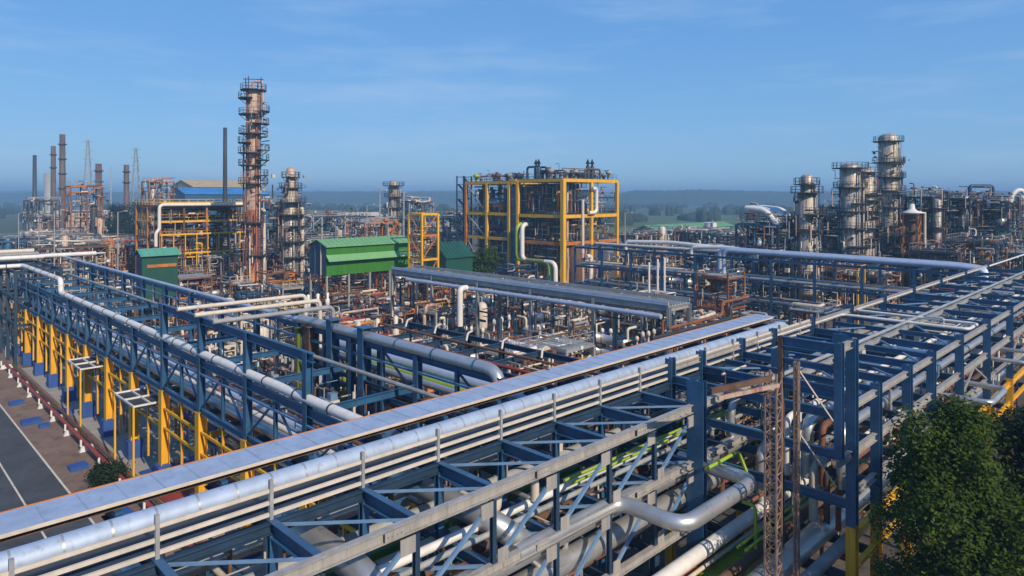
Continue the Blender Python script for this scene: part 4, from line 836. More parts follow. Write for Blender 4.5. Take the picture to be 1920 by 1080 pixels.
# ---------------- middle racks
def rack_y(label, x0, x1, ya, yb, z, bay, colm='blue', deckm=None, tiers=(), xbr=True):
    t = thing('pipe_rack', ((x0 + x1) / 2, (ya + yb) / 2, 0), label, 'pipe rack'); n = max(1, round((yb - ya) / bay))
    fine(t, x0, ya, x1, yb, .5, z - .6, int((yb - ya) * 4), ['grey', 'cream', 'navy', 'rust', 'brown', 'silver'], int(ya * 7 + x0), .07)
    for i in range(n + 1):
        y = ya + (yb - ya) * i / n
        for x in (x0, x1): MB().ib((x, y, 0), (x, y, z), .32, .32, .03, .03, up=(1, 0, 0)).build('column', colm, t)
        for zz in (z,) + tuple(tiers): MB().ib((x0 + .16, y, zz - .2), (x1 - .16, y, zz - .2), .2, .34).build('cross_beam', colm, t)
    for x in (x0, x1):
        for zz in (z,) + tuple(tiers): MB().ib((x, ya, zz - .17), (x, yb, zz - .17), .2, .345).build('long_beam', colm, t)
    if deckm: 
        mb = MB().box(x0 - .1, ya, z + .02, x1 + .1, yb, z + .10)
        k = int((x1 - x0) / .45)
        for i in range(k): mb.box(x0 + i * .45, ya, z + .101, x0 + i * .45 + .22, yb, z + .22)
        mb.build('cable_tray', deckm, t)
    return t
rc = rack_y('long grey blue tray rack crossing in front of the big yellow frame', 52.8, 56.2, 33.5, 76, 10, 8.5, 'grey', 'grey', ())
for x, m in ((52.7, 'bluesilver'), (56.3, 'grey')): MB().bar((x, 33.5, 10.35), (x, 76, 10.35), .12, .34).build('side_rail', m, rc)
pipe([(52.3, 34, 9.2), (52.3, 72, 9.2)], .24, 'bluesilver', 'bluish silver pipe along the near side of the long tray rack')
pipe([(52.0, 60, 9.3), (51.0, 60, 9.3), (51.0, 60, 5.0)], .34, 'white', 'white elbow pipe dropping from the long tray rack', rb=.9)
for i, (x, z, m) in enumerate(((53.6, 9.4, 'grey'), (55.4, 9.4, 'rust'))):
    pipe([(x, 33.5, z), (x, 76, z)], .16, m, m + ' pipe under the deck of the long tray rack', 'pipe', 'pipes under the long tray rack')
rd = rack_y('low dark blue pipe rack with white clamps just behind the left truss', 28.0, 33.6, 24, 46, 9.6, 3.6, 'navy', None, ())
for k in range(6):
    y = 26 + k * 3.6; MB().tube([(31.6, y - .3, 9.75), (32.0, y, 10.2), (32.6, y + .2, 10.25)], .075, 8, .15).build('white_bend', 'cream', rd)
for i, (x, z, r, m, lab) in enumerate(((28.5, 9.75, .10, 'red', 'red pipe on the low dark blue rack'), (31.0, 9.75, .09, 'rust', 'rust pipe on the low dark blue rack'))):
    pipe([(x, 23.6, z), (x, 46.5, z), (x, 46.5, z - 4)], r, m, lab, 'pipe', 'pipes on the low dark blue rack')
re_ = rack_y('blue pipe rack carrying two fat silver pipes in front of the silver columns', 94, 101, 19, 79, 10.9, 6, 'blue', None, (7.6, 4.4))
for x, z, r, lab in ((95.2, 11.5, .40, 'nearer of two fat silver pipes in front of the silver columns'), (96.6, 11.55, .44, 'farther of two fat silver pipes in front of the silver columns')):
    pipe([(x + 1, 18.2, 10.9)] * 0 + [(x - 1, 17.5 + (x - 95) * .5, 9.6), (x - .2, 18.0, 11.3), (x, 21, z), (x + .6, 51 + (x - 95), z + .2), (x + .6, 51 + (x - 95), z - 4)], r * .85, 'bluesilver', lab, rb=1.2, n=16)
for i, (x, z, r, m) in enumerate(((98, 11.2, .2, 'grey'), (98.8, 11.2, .24, 'white'), (99.7, 11.2, .2, 'rust'), (95, 7.9, .25, 'silver'), (96.4, 7.9, .2, 'rust'), (97.7, 7.9, .3, 'cream'), (99.3, 7.9, .2, 'brown'), (95.5, 4.7, .3, 'silver'), (97.2, 4.7, .2, 'orange'), (98.8, 4.7, .25, 'grey'))):
    pipe([(x, 20, z), (x, 78, z)], r, m, f"{m} pipe on the {'top' if z > 10 else 'middle' if z > 6 else 'bottom'} tier of the rack before the silver columns", 'pipe', 'pipes on the rack before the silver columns')
for k, (x, ya, yb_, z) in enumerate(((97.6, 47, 58, 11.55), (99.2, 54, 72, 11.7))):
    pipe([(x, ya, z - 1.5), (x, ya, z), (x + .8, (ya + yb_) / 2, z + .35), (x + .4, yb_, z + .1), (x + .4, yb_, z - 1.5)], .34, 'white', ('nearer', 'farther')[k] + ' lumpy white insulated pipe lying on top of the blue rack', 'pipe', rb=1.2)
ru = rack_y('upper left pipe rack crossing beyond the corner of the left rack', 15, 19.5, 97, 112, 11.2, 5, 'navy', None, (8, 5))
for y, z, r, m, lab in ((104, 12.2, .28, 'white', 'white pipe at the far left corner, nearest'), (107, 12.4, .2, 'grey', 'grey pipe at the far left corner'), (110, 12.6, .3, 'cream', 'cream pipe at the far left corner, farthest'), (113, 11.6, .3, 'white', 'white pipe running right from the far left corner')):
    pipe([(0 if y < 112 else 16, y, z), (19 if y < 112 else 27, y, z)], r, m, lab)
# ------------------------------------------------------------------ process yard: modules, manifolds, pumps, exchangers
LM = [('the tallest tower', 475, 540), ('the grey stepped tower', 545, 470), ('the green canopy shed', 690, 490), ('the small yellow frame', 793, 460), ('the pump house', 850, 485), ('the big yellow frame', 1065, 450),
      ('the long tray rack', 1010, 540), ('the leftmost silver column', 1513, 500), ('the thick silver column', 1594, 440), ('the tallest silver column', 1666, 400), ('the rusty flue', 1708, 470), ('the low blue rack', 950, 640),
      ('the left truss', 820, 665), ('the kinked pipes', 1400, 590), ('the white square loop', 1750, 608), ('the green cabin', 285, 505), ('the white elbow pipe', 857, 550), ('the brown tiered structure', 370, 450), ('the flue cap', 1708, 400)]
USED = set()
def place_label(desc, x, y, z=2):
    px, py, D = scr(x, y, z)
    c = sorted(LM, key=lambda l: (l[1] - px) ** 2 + ((l[2] - py) * 1.8) ** 2)
    def rel(l):
        dx, dy = px - l[1], (py - l[2]) * 1.8
        if abs(dx) > abs(dy): return ('close left of' if dx < 0 else 'close right of') if abs(dx) < 45 else ('left of' if dx < 0 else 'right of')
        return ('just below' if dy > 0 else 'just above') if abs(dy) < 60 else ('below' if dy > 0 else 'above')
    opts = [f"{desc} {rel(c[0])} {c[0][0]}"] + [f"{desc} {rel(c[0])} {c[0][0]}, {rel(l)} {l[0]}" for l in c[1:6]]
    for o in opts:
        if o not in USED and len(o.split()) <= 16: USED.add(o); return o
    for adj in ('jumbled', 'crowded', 'untidy', 'bristling', 'compact', 'weathered', 'squat', 'sprawling'):
        for o in opts:
            o = adj + ' ' + o
            if o not in USED and len(o.split()) <= 16: USED.add(o); return o
    return opts[0]
def valve(root, x, y, z, s, m, hm='red'):
    o = MB().lathe((x, y, z), [(s * .5, -s * .8), (s * .9, -s * .78), (s * .9, -s * .6), (s * .55, -s * .55), (s * .8, 0), (s * .55, s * .55), (s * .9, s * .6), (s * .9, s * .78), (s * .5, s * .8)], 8, 'x').lathe((x, y, z), [(s * .35, 0), (s * .35, s * 1.5), (s * .12, s * 1.55), (s * .12, s * 2.3)], 8).build('valve', m, root)
    MB().lathe((x, y, z + s * 2.3), [(s * .75, 0), (s * .9, .02), (s * .9, .08), (s * .75, .1), (s * .2, .06)], 10).build('handwheel', hm, o)
PAL = {'red': ['red', 'rust', 'cream', 'red', 'rust', 'grey', 'tower_tan', 'orange', 'brown'], 'tan': ['cream', 'tower_tan', 'rust', 'brown', 'grey', 'cream', 'white'], 'blue': ['grey', 'navy', 'blue', 'silver', 'brown', 'cream', 'dark', 'rust'],
       'grey': ['grey', 'brown', 'dark', 'cream', 'rust', 'silver', 'navy'], 'rust': ['rust', 'brown', 'orange', 'tower_tan', 'dark', 'cream', 'grey']}
FR = {'red': ['rust', 'grey', 'brown'], 'tan': ['grey', 'brown', 'cream'], 'blue': ['navy', 'blue', 'navy'], 'grey': ['grey', 'navy', 'dark'], 'rust': ['rust', 'brown', 'orange']}
ADJ = {'red': 'red and rust', 'tan': 'tan and brown', 'blue': 'dark blue', 'grey': 'grey', 'rust': 'rusty orange'}
def module(x, y, wd, dp, h, pal, seed, npipe=13):
    q = random.Random(seed); fm = q.choice(FR[pal]); lv = [h] if h < 3.6 else [h * .52, h]
    tall = 'low' if h < 3.6 else 'mid height' if h < 6 else 'tall'
    t = thing('process_module', (x, y, 0), place_label(f"{tall} {ADJ[pal]} pipework module", x, y, h * .7), 'pipe module', 'pipework modules in the process yard')
    for dx in (-wd / 2, wd / 2):
        for dy in (-dp / 2, dp / 2): MB().bar((x + dx, y + dy, 0), (x + dx, y + dy, h + q.choice((0, 0, .8))), .22, .22).build('column', fm, t)
    for z in lv:
        for s_ in (-1, 1):
            MB().bar((x - wd / 2, y + s_ * dp / 2, z), (x + wd / 2, y + s_ * dp / 2, z), .16, .24).build('beam', fm, t)
            MB().bar((x + s_ * wd / 2, y - dp / 2, z), (x + s_ * wd / 2, y + dp / 2, z), .15, .22).build('beam', fm, t)
    if h > 5 and q.random() < .6:
        o = MB().box(x - wd / 2, y - dp / 2, h + .13, x + wd / 2, y + dp / 2, h + .18).build('deck', 'grey', t); mb = MB()
        for k in (.55, 1.1):
            mb.bar((x - wd / 2, y - dp / 2, h + .18 + k), (x + wd / 2, y - dp / 2, h + .18 + k), .05, .05).bar((x - wd / 2, y - dp / 2, h + .18 + k), (x - wd / 2, y + dp / 2, h + .18 + k), .05, .05)
        for i in range(5): mb.bar((x - wd / 2 + wd * i / 4, y - dp / 2, h + .18), (x - wd / 2 + wd * i / 4, y - dp / 2, h + 1.28), .05, .05)
        mb.build('railing', q.choice(['yellow', 'grey', 'grey', 'cream']), o)
    fill_pipes(t, x - wd * .6, y - dp * .6, x + wd * .6, y + dp * .6, .6, h + .9, npipe, PAL[pal], seed + 5, .22)
    for i in range(q.choice((0, 1, 1, 2))): drum(t, x + q.uniform(-1, 1), y + q.uniform(-1, 1), q.uniform(1, h), q.uniform(.45, .8), q.uniform(2, 4), q.choice('xy'), q.choice(PAL[pal] + ['silver', 'white']))
    fine(t, x - wd * .6, y - dp * .6, x + wd * .6, y + dp * .6, .4, h + .8, 120 if npipe > 12 else 90, PAL[pal], seed + 9, .05)
    for i in range(2): valve(t, x + q.uniform(-wd / 2, wd / 2), y - dp * .5, q.uniform(1, h), .3, q.choice(['grey', 'green', 'cream', 'red']), q.choice(['red', 'navy', 'yellow']))
def manifold(x, y, l, ax, hm, rm, n, h, seed, capm='white'):
    q = random.Random(seed); d = (1, 0) if ax == 'x' else (0, 1)
    t = thing('valve_manifold', (x, y, 0), place_label(f"{hm} manifold with {n} {rm} risers", x, y, h * .5), 'manifold', 'valve manifolds in the process yard')
    a, b = (x - d[0] * l / 2, y - d[1] * l / 2), (x + d[0] * l / 2, y + d[1] * l / 2)
    for z, r in ((.7, .22), (1.5, .14)): MB().tube([(*a, z), (*b, z)], r, 8).build('header', hm, t)
    for i in range(n):
        k = (i + .5) / n; px_, py_ = a[0] + (b[0] - a[0]) * k, a[1] + (b[1] - a[1]) * k; hh = h * q.uniform(.9, 1.05)
        o = MB().lathe((px_, py_, .7), [(.11, 0), (.11, hh * .4), (.24, hh * .41), (.24, hh * .47), (.13, hh * .5), (.13, hh * .8), (.26, hh * .82), (.24, hh * .98), (.1, hh * 1.05), (0, hh * 1.06)], 9).build('riser', rm, t)
        if i % 2 == 0: MB().lathe((px_ + d[1] * .2, py_ - d[0] * .35, .7 + hh * .44), [(.28, -.04), (.32, 0), (.28, .04), (.05, .0)], 9, 'y' if ax == 'x' else 'x').build('handwheel', 'red' if rm != 'red' else 'navy', o)
    for k in (.1, .5, .9): MB().box(a[0] + (b[0] - a[0]) * k - .15, a[1] + (b[1] - a[1]) * k - .15, 0, a[0] + (b[0] - a[0]) * k + .15, a[1] + (b[1] - a[1]) * k + .15, .5).build('support', 'concrete', t)
# prototypes that are copied: pump skid, double exchanger, upright vessel
def pump0():
    t = thing('pump_skid', (0, 0, 0), None, 'pump', 'pump skids in the process yard')
    MB().box(-1.5, -.55, 0, 1.5, .55, .35).build('base_plate', 'concrete', t)
    m_ = MB().lathe((-.7, 0, .9), [(0, -.7), (.42, -.68), (.42, .55), (.2, .65), (.2, .9)], 12, 'x').build('motor', 'bluepad', t)
    MB().box(-1.0, -.18, 1.3, -.5, .18, 1.55).build('terminal_box', 'grey', m_)
    MB().lathe((.8, 0, .9), [(.12, -.6), (.3, -.4), (.5, -.2), (.5, .2), (.22, .35), (.22, .7)], 12, 'x').build('pump_casing', 'red', t)
    MB().tube([(.8, 0, 1.3), (.8, 0, 2.6), (.8, 2.0, 2.6)], .14, 8, .35).build('discharge_pipe', 'cream', t)
    MB().tube([(1.5, 0, .9), (2.4, 0, .9), (2.4, 0, 3.2)], .17, 8, .4).build('suction_pipe', 'rust', t)
    return t
def exch0():
    t = thing('heat_exchanger', (0, 0, 0), None, 'heat exchanger', 'heat exchangers in the process yard')
    for z in (1.4, 2.9):
        o = MB().lathe((0, 0, z), [(0, -2.7), (.5, -2.66), (.55, -2.3), (.72, -2.3), (.72, -2.15), (.55, -2.15), (.55, 1.9), (.72, 1.9), (.72, 2.1), (.55, 2.1), (.5, 2.6), (0, 2.85)], 14, 'x').build('shell', 'silver', t)
        for x in (-1.3, 1.2): MB().box(x - .1, -.45, z - .95, x + .1, .45, z - .4).build('saddle', 'rust', o)
    for x in (-2.4, 2.2): MB().tube([(x, 0, 3.4), (x, 0, 4.6), (x, 1.6, 4.6)], .16, 8, .4).build('nozzle_pipe', 'cream', t)
    for x in (-1.3, 1.2): MB().box(x - .2, -.5, 0, x + .2, .5, .5).build('plinth', 'concrete', t)
    return t
def vess0(m='cream'):
    t = thing('upright_vessel', (0, 0, 0), None, 'vessel', 'upright vessels in the process yard')
    MB().lathe((0, 0, 0), [(.5, 1.0), (.75, 1.3), (.8, 1.6), (.8, 4.2), (.65, 4.7), (.35, 4.95), (0, 5.0)], 14).build('shell', m, t)
    for a in range(4): MB().bar((.7 * math.cos(a * 1.571), .7 * math.sin(a * 1.571), 0), (.7 * math.cos(a * 1.571), .7 * math.sin(a * 1.571), 1.8), .14, .14).build('leg', 'rust', t)
    MB().tube([(0, 0, 5.0), (0, 0, 5.7), (1.2, 0, 5.7), (1.2, 0, .5)], .1, 7, .3).build('outlet_pipe', 'grey', t)
    return t
def pick_pal(x, y, q):
    px, py, D = scr(x, y, 3)
    if px < 790 and y > 62 and x > 36: return q.choice(['red', 'red', 'red', 'tan', 'rust', 'grey'])
    if px < 800: return q.choice(['tan', 'rust', 'grey', 'red', 'grey'])
    if px < 1230: return q.choice(['tan', 'tan', 'blue', 'grey', 'red', 'tan'])
    if px < 1500: return q.choice(['rust', 'blue', 'blue', 'tan', 'grey'])
    return q.choice(['blue', 'blue', 'grey', 'blue', 'rust'])
OCC = [(Yx0 - 14, Yy0 - 13, Yx0, y3), (kx - 9, ky - 9, kx + 8, ky + 8), (51.8, 32, 57, 60), (27.5, 22, 34.2, 47), (93, 17, 103, 81), (Yx0 - 2.5, Yy0 - 2.5, Yx1 + 1, y3 + 6), (gx - 1, gy - 1.5, gx + 17, gy + 6), (hx - 1, hy - 1, hx + 7, hy + 5), (kx - 1, ky - 1, kx + 8, ky + 8), (bx0 - 2, by0 - 2, bx0 + 18.5, by0 + 15),
       (tx - 2.5, ty - 2.5, tx + 2.5, ty + 2.5), (14, -5, 24.5, 115), (-10, -10, 110, 24.4)]
for o in bpy.data.objects:
    if o.name.startswith(('process_column', 'process_tower', 'flue', 'access', 'mast')) and o.parent is None: OCC.append((o.location.x - 3, o.location.y - 3, o.location.x + 3, o.location.y + 3))
    if o.name.startswith('steel_structure') and o.parent is None and o.location.x > 105 and o.location.y < 90: OCC.append((o.location.x - 6, o.location.y - 5, o.location.x + 6, o.location.y + 5))
def free(x, y, r): return not any(a - r < x < c + r and b - r < y < d + r for a, b, c, d in OCC)
q = random.Random(20); P0, E0, W0 = pump0(), exch0(), vess0(); first = {'p': True, 'e': True, 'w': True}; nmod = 0
gxv = 24.5
while gxv < 170:
    gyv = 25.5
    st = 5.7 if gxv < 100 else 8.0
    while gyv < 190:
        x, y = gxv + q.uniform(-1, 1), gyv + q.uniform(-1, 1); px, py, D = scr(x, y, 3); gyv += st
        if not (-40 < px < 1960) or D < 34 or D > 178: continue
        if px < 240 and D > 110: continue
        r = q.random()
        if not free(x, y, 2.1): continue
        pal = pick_pal(x, y, q)
        near = D < 110
        if r < (.60 if near else .72):
            if nmod > 135: continue
            hmax = 6.6 if D < 95 else 9.5
            if 560 < px < 780 and D < 110: hmax = 4.6
            if px > 1480: hmax = 10
            if 80 < x < 114 and 70 < y < 100: hmax = 2.8
            if px > 1160 and px < 1420 and D > 120: hmax = 5
            module(x, y, q.uniform(3.6, 5.2), q.uniform(3.6, 5.2), q.uniform(2.6, hmax), pal, 1000 + nmod, 18 if near else 10); nmod += 1
        elif r < .82:
            if pal == 'red' or q.random() < .5: manifold(x, y, q.uniform(4, 5.6), q.choice('xy'), q.choice(['red', 'rust', 'brown']), q.choice(['cream', 'white', 'white', 'red']), q.choice((3, 4, 5, 6)), q.uniform(1.8, 3.6), 3000 + int(x * 7 + y))
            else: manifold(x, y, q.uniform(4, 5.6), q.choice('xy'), q.choice(['grey', 'navy', 'brown']), q.choice(['grey', 'cream', 'blue']), q.choice((3, 4, 5)), q.uniform(1.8, 3.6), 3000 + int(x * 7 + y))
        else:
            kk, P, nm = [('p', P0, 'blue and red pump skid'), ('e', E0, 'pair of stacked silver heat exchangers'), ('w', W0, 'cream upright vessel on legs')][q.randrange(3)]
            lab = place_label(nm, x, y, 2); rz = q.choice((0, 1.5708, 3.1416, -1.5708))
            if first[kk]: P.location = (x, y, 0); P.rotation_euler = (0, 0, rz); LOC[P.name] = V((x, y, 0)); tag(P, lab); first[kk] = False
            else: dup(P, (x, y, 0), rz, lab)
    gxv += st
print('MODULES', nmod)
# rows the photograph shows clearly
def vrow(px, D, n, gap, h, m, lab, base='red'):
    x, y = at(px, D); t = thing('relief_valve_row', (x, y, 0), lab, 'valve row')
    for z in (.6, 1.2): MB().tube([(x - .6, y, z), (x + gap * n, y, z)], .22, 8).build('header', base, t)
    for i in range(n):
        c = (x + i * gap, y, .7)
        MB().lathe(c, [(.14, 0), (.14, h * .5), (.34, h * .52), (.36, h * .75), (.20, h * .8), (.26, h * .97), (0, h)], 10).build('riser', m, t)
vrow(578, 103, 3, 1.6, 4.4, 'white', 'row of three white capped risers on a red header below the green canopy shed')
vrow(672, 70, 3, 2.3, 6.5, 'cream', 'three tall cream stand pipes behind the fat silver pipe')
vrow(573, 88, 5, 1.5, 3.4, 'cream', 'row of five cream capped valves right of the tallest tower foot', 'rust')
vrow(905, 74, 5, 1.35, 3.2, 'white', 'row of five white capped pumps on a red skid below the long tray rack')
for k, (px, pt_) in enumerate(((1217, 492), (1233, 486), (1246, 484))):
    x, y = at(px, 96 + k); pipe([(x, y, 0), (x, y, zof(96 + k, pt_))], .15, 'white', ('left', 'middle', 'right')[k] + 'most of three thin white vent pipes at the right end of the long tray rack' if k != 1 else 'middle one of three thin white vent pipes at the right end of the tray rack', 'vent pipe', 'thin white vent pipes', name='vent_pipe', flange=4)
for i, (px, D, z, l, m, lab) in enumerate(((590, 84, 3.8, 22, 'cream', 'long cream pipe lying across the red yard right of the tallest tower'), (640, 90, 4.5, 18, 'tower_tan', 'tan pipe lying across the red yard below the green shed'), (1080, 58, 5.2, 12, 'tower_tan', 'upper tan pipe of the pair left of the kinked pipes'), (1090, 56, 4.4, 12, 'cream', 'lower cream pipe of the pair left of the kinked pipes'))):
    x, y = at(px, D); pipe([(x, y, 0), (x, y, z), (x + l, y, z), (x + l, y, 0)], .16, m, lab, rb=.5)
# ------------------------------------------------------------------ far plant, left background and beyond the yellow frames
def stack(name, px, D, ptop, r0, r1, m, lab, rings=0, cap='dark'):
    x, y = at(px, D); zt = zof(D, ptop); t = thing(name, (x, y, 0), lab, 'stack', 'far stacks at the left')
    r0 *= .85; r1 *= .85; MB().lathe((x, y, 0), [(r0, 0), (r1, zt), (r1 * .8, zt), (0, zt - .3)], 14).build('shaft', m, t)
    for i in range(rings): 
        z = zt * (1 - .10 - i * .14); MB().lathe((x, y, z), [(r1, 0), (r1 * 1.5, 0), (r1 * 1.5, .5), (r1, .5)], 14).build('ring_platform', cap, t)
stack('chimney', 65, 330, 291, 1.3, .95, 'dark', 'thin dark stack, leftmost on the skyline')
stack('chimney', 100, 320, 274, 1.5, 1.15, 'stack_brown', 'brown stack just left of the tallest far stack', 2)
stack('chimney', 117, 310, 252, 1.7, 1.35, 'stack_brown', 'tallest far stack with ring platforms at the left', 4)
stack('chimney', 185, 300, 307, 1.6, 1.5, 'stack_brown', 'short thick brown stack behind the left background trees', 2)
stack('chimney', 237, 300, 309, 1.3, 1.25, 'stack_brown', 'short brown stack left of the tallest tower and right of its thick twin', 2)
stack('chimney', 208, 420, 312, .4, .35, 'grey', 'hair thin grey stack between the two short brown stacks')
stack('chimney', 92, 520, 325, 4.5, 4.0, 'grey', 'wide hazy blue tower behind the two tallest far stacks')
def pylon(px, D, ptop, lab):
    x, y = at(px, D); zt = zof(D, ptop); t = thing('lattice_pylon', (x, y, 0), lab, 'pylon'); b = 3.4
    def c(s1, s2, z): k = b * (1 - .86 * z / zt); return (x + s1 * k, y + s2 * k, z)
    for s1 in (-1, 1):
        for s2 in (-1, 1): MB().bar(c(s1, s2, 0), c(s1, s2, zt), .26, .26).build('leg', 'grey', t)
    mb = MB(); n = 9
    for i in range(n):
        za, zb = zt * i / n, zt * (i + 1) / n
        for (a, b_) in (((-1, -1), (1, -1)), ((1, -1), (1, 1)), ((1, 1), (-1, 1)), ((-1, 1), (-1, -1))):
            mb.bar(c(*a, za), c(*b_, zb), .12, .12).bar(c(*b_, za), c(*a, zb), .12, .12).bar(c(*a, zb), c(*b_, zb), .12, .12)
    mb.build('lattice_bracing', 'grey', t)
    for z in (zt * .98, zt * .88, zt * .78): MB().bar((x - 2.2, y + 2.2, z), (x + 2.2, y - 2.2, z), .2, .3).build('crossarm', 'grey', t)
pylon(165, 420, 262, 'hazy lattice pylon left of the short thick brown stack'); pylon(255, 420, 277, 'hazy lattice pylon right of the short brown stacks')
for i, (px, D, wd, dp, ht, pal, lab) in enumerate(((157, 200, 8, 7, 22.5, 'rust', 'brown reactor structure in the left background'), (296, 205, 7, 6, 24, 'rust', 'brown reactor structure behind the white pipe of the brown tiered structure'), (78, 240, 9, 8, 18, 'grey', 'grey structure at the foot of the thin dark stack'),
        (225, 150, 9, 8, 9, 'red', 'low reddish structure left of the brown tiered structure'), (130, 140, 12, 8, 9.5, 'tan', 'teal and tan pipe structure at the left edge'), (190, 165, 12, 8, 9, 'grey', 'grey pipe structure below the far stacks'), (40, 160, 14, 9, 9.5, 'blue', 'dark pipe structure at the far left edge'), (100, 190, 14, 9, 9, 'tan', 'tan pipe structure below the tallest far stack'),
        (505, 165, 10, 9, 18, 'grey', 'grey structure peeping out between the tallest and the stepped tower'), (585, 160, 12, 9, 15, 'grey', 'dark structure right of the grey stepped tower'), (640, 190, 13, 9, 14, 'blue', 'blue grey structure above the green canopy shed'), (700, 175, 10, 8, 13, 'rust', 'rusty structure above the right end of the green shed'), (775, 210, 9, 8, 18, 'grey', 'pale structure right of the distant capped tower'), (838, 190, 10, 9, 14, 'tan', 'tan structure left of the slim blue stair tower'),
        (1195, 190, 14, 9, 9, 'tan', 'low tan structure right of the big yellow frame'), (1260, 205, 16, 9, 9.5, 'blue', 'low dark structure in the middle distance right of the yellow frame'), (1330, 200, 14, 9, 9, 'grey', 'low grey structure before the distant green field'), (1390, 185, 12, 8, 9, 'blue', 'low blue structure left of the white drum frame'), (1230, 150, 14, 8, 7, 'rust', 'rusty low structure just beyond the blue rack'), (1320, 155, 14, 8, 7, 'blue', 'dark blue low structure just beyond the blue rack'), (1890, 150, 14, 10, 13, 'blue', 'dark structure at the right edge of the picture'), (1905, 120, 10, 9, 10, 'blue', 'dark blue structure beside the right edge, nearer one'))):
    x, y = at(px, D); ht2 = ht; lv = [ht * .34, ht * .67, ht] if ht > 10 else [ht * .55, ht]
    t = steel_frame('steel_structure', lab, x - wd / 2, y - dp / 2, x + wd / 2, y + dp / 2, lv, 3, 2, FR[pal][i % 3], FR[pal], .34, deckm='grey' if i % 2 else 'dark', railm='grey')
    fill_pipes(t, x - wd / 2, y - dp / 2 - .5, x + wd / 2, y + dp / 2, 1, ht + 1.5, 22, PAL[pal] + ['grey'], 600 + i, .3)
    fine(t, x - wd * .6, y - dp * .8, x + wd * .6, y + dp * .4, .5, ht + 1.5, 300, PAL[pal] + ['grey'], 700 + i, .1)
    qq = random.Random(900 + i)
    for k in range(3): vessel(t, x + qq.uniform(-wd / 2, wd / 2), y - dp / 2 + qq.uniform(0, 3), lv[0] * (k % 2), lv[0] * (k % 2) + qq.uniform(4, ht * .7), qq.uniform(.6, 1.2), qq.choice(PAL[pal] + ['column_silver']))
for i, (px, D, r, h, m, lab) in enumerate(((1332, 250, 2.2, 10, 'white', 'slim white tank standing left of the white drum frame'), (130, 260, 8, 7, 'grey', 'grey storage tank at the far left'), (820, 320, 8, 7, 'grey', 'grey storage tank left of the yellow frames'))):
    x, y = at(px, D); t = thing('storage_tank', (x, y, 0), lab, 'tank'); MB().lathe((x, y, 0), [(r, 0), (r, h)], 28).build('wall', m, t); MB().lathe((x, y, 0), [(r + .1, h), (r * .5, h + r * .09), (0, h + r * .12)], 28).build('roof', m, t)
    MB().tube([(x - r * .7 - .3, y - r * .7 - .3, 0), (x - r * .7 - .3, y - r * .7 - .3, h + 1)], .25, 6).build('riser_pipe', 'grey', t)
for i, (px, D, l, w_, h, wm, rm, lab) in enumerate(((1230, 300, 70, 12, 4.5, 'darkgreen', 'lightgreen', 'long low pale green roofed shed in the middle distance'), (60, 380, 40, 14, 9, 'tower_tan', 'cream', 'long pinkish building at the far left'), (640, 420, 30, 12, 7, 'grey', 'cream', 'grey building on the plain behind the green shed'), (1885, 240, 30, 12, 9, 'darkgreen', 'green', 'dark green shed at the right edge'))):
    x, y = at(px, D); shed('warehouse', lab, x, y, x + l, y + w_, 0, h, h + 2, wm, rm, wm, None, 'warehouse')
def lamp(px, D, ptop, lab):
    x, y = at(px, D); zt = zof(D, ptop); t = thing('lamp_post', (x, y, 0), lab, 'lamp post', 'lamp posts of the plant')
    MB().lathe((x, y, 0), [(.16, 0), (.09, zt)], 8).build('pole', 'silver', t); MB().bar((x, y, zt), (x + .9, y - .9, zt + .25), .08, .08).build('arm', 'silver', t); MB().box(x + .6, y - 1.2, zt + .15, x + 1.2, y - .6, zt + .33).build('lamp_head', 'grey', t)
for px, D, pt_, lab in ((102, 113, 396, 'pale lamp post at the corner of the left rack'), (221, 118, 398, 'pale lamp post left of the green cabin'), (35, 150, 400, 'pale lamp post at the left edge'), (73, 145, 404, 'pale lamp post left of the corner lamp post'), (688, 150, 385, 'pale lamp post above the green canopy shed'), (728, 150, 390, 'pale lamp post near the right end of the green canopy shed'), (1172, 150, 400, 'pale lamp post right of the big yellow frame')): lamp(px, D, pt_, lab)
# pipe along the road on white sleepers, with blue pads
pipe([(14.0, 24, .62), (14.0, 96, .62)], .17, 'red', 'red brown pipe on white sleepers beside the road, nearer the road', n=10)
pipe([(14.55, 24, .60), (14.55, 96, .60)], .12, 'brown', 'thinner brown pipe on white sleepers beside the road')
for i in range(13):
    y = 36 + 5.1 * i; s_ = MB().prism([(13.55, 0), (14.75, 0), (14.65, .43), (13.7, .43)], 'y', y - .16, y + .16).build('sleeper', 'white'); tag(s_, 'white concrete sleeper under the red brown pipe beside the road', 'sleeper', 'white sleepers under the road side pipe')
    pst = MB().bar((13.66, y, .43), (13.66, y, .95), .13, .13).build('stop_post', 'white', s_)
for i, (x, y, s_, lab) in enumerate(((12.7, 47.5, .6, 'blue ground pad nearest the foreground rack'), (12.7, 58, .6, 'blue ground pad in the middle of the row by the road'), (12.3, 72.5, .75, 'larger blue ground pad beyond the others'), (12.9, 70.4, .4, 'small blue pad beside the larger one'), (14.9, 73.5, .8, 'blue pad between the road side pipe and the yellow legs'), (12.4, 80, .6, 'farthest blue pad at the left edge'))):
    o = MB().prism([(x - s_, y - s_), (x + s_, y - s_ * .8), (x + s_ * .9, y + s_), (x - s_ * .9, y + s_ * .9)], 'z', .01, .28).build('ground_pad', 'bluepad'); tag(o, lab, 'pad')
o = MB().prism([(15.3, 47), (20, 47.6), (19.4, 52), (15.2, 51)], 'z', .02, .10).build('slab', 'red'); tag(o, 'red painted slab on the ground between the yellow legs', 'slab')
o = MB().prism([(15.6, 52.4), (20, 53), (20, 54.4), (15.6, 53.9)], 'z', .02, .12).build('slab', 'bluepad'); tag(o, 'blue painted strip on the ground between the yellow legs', 'slab')
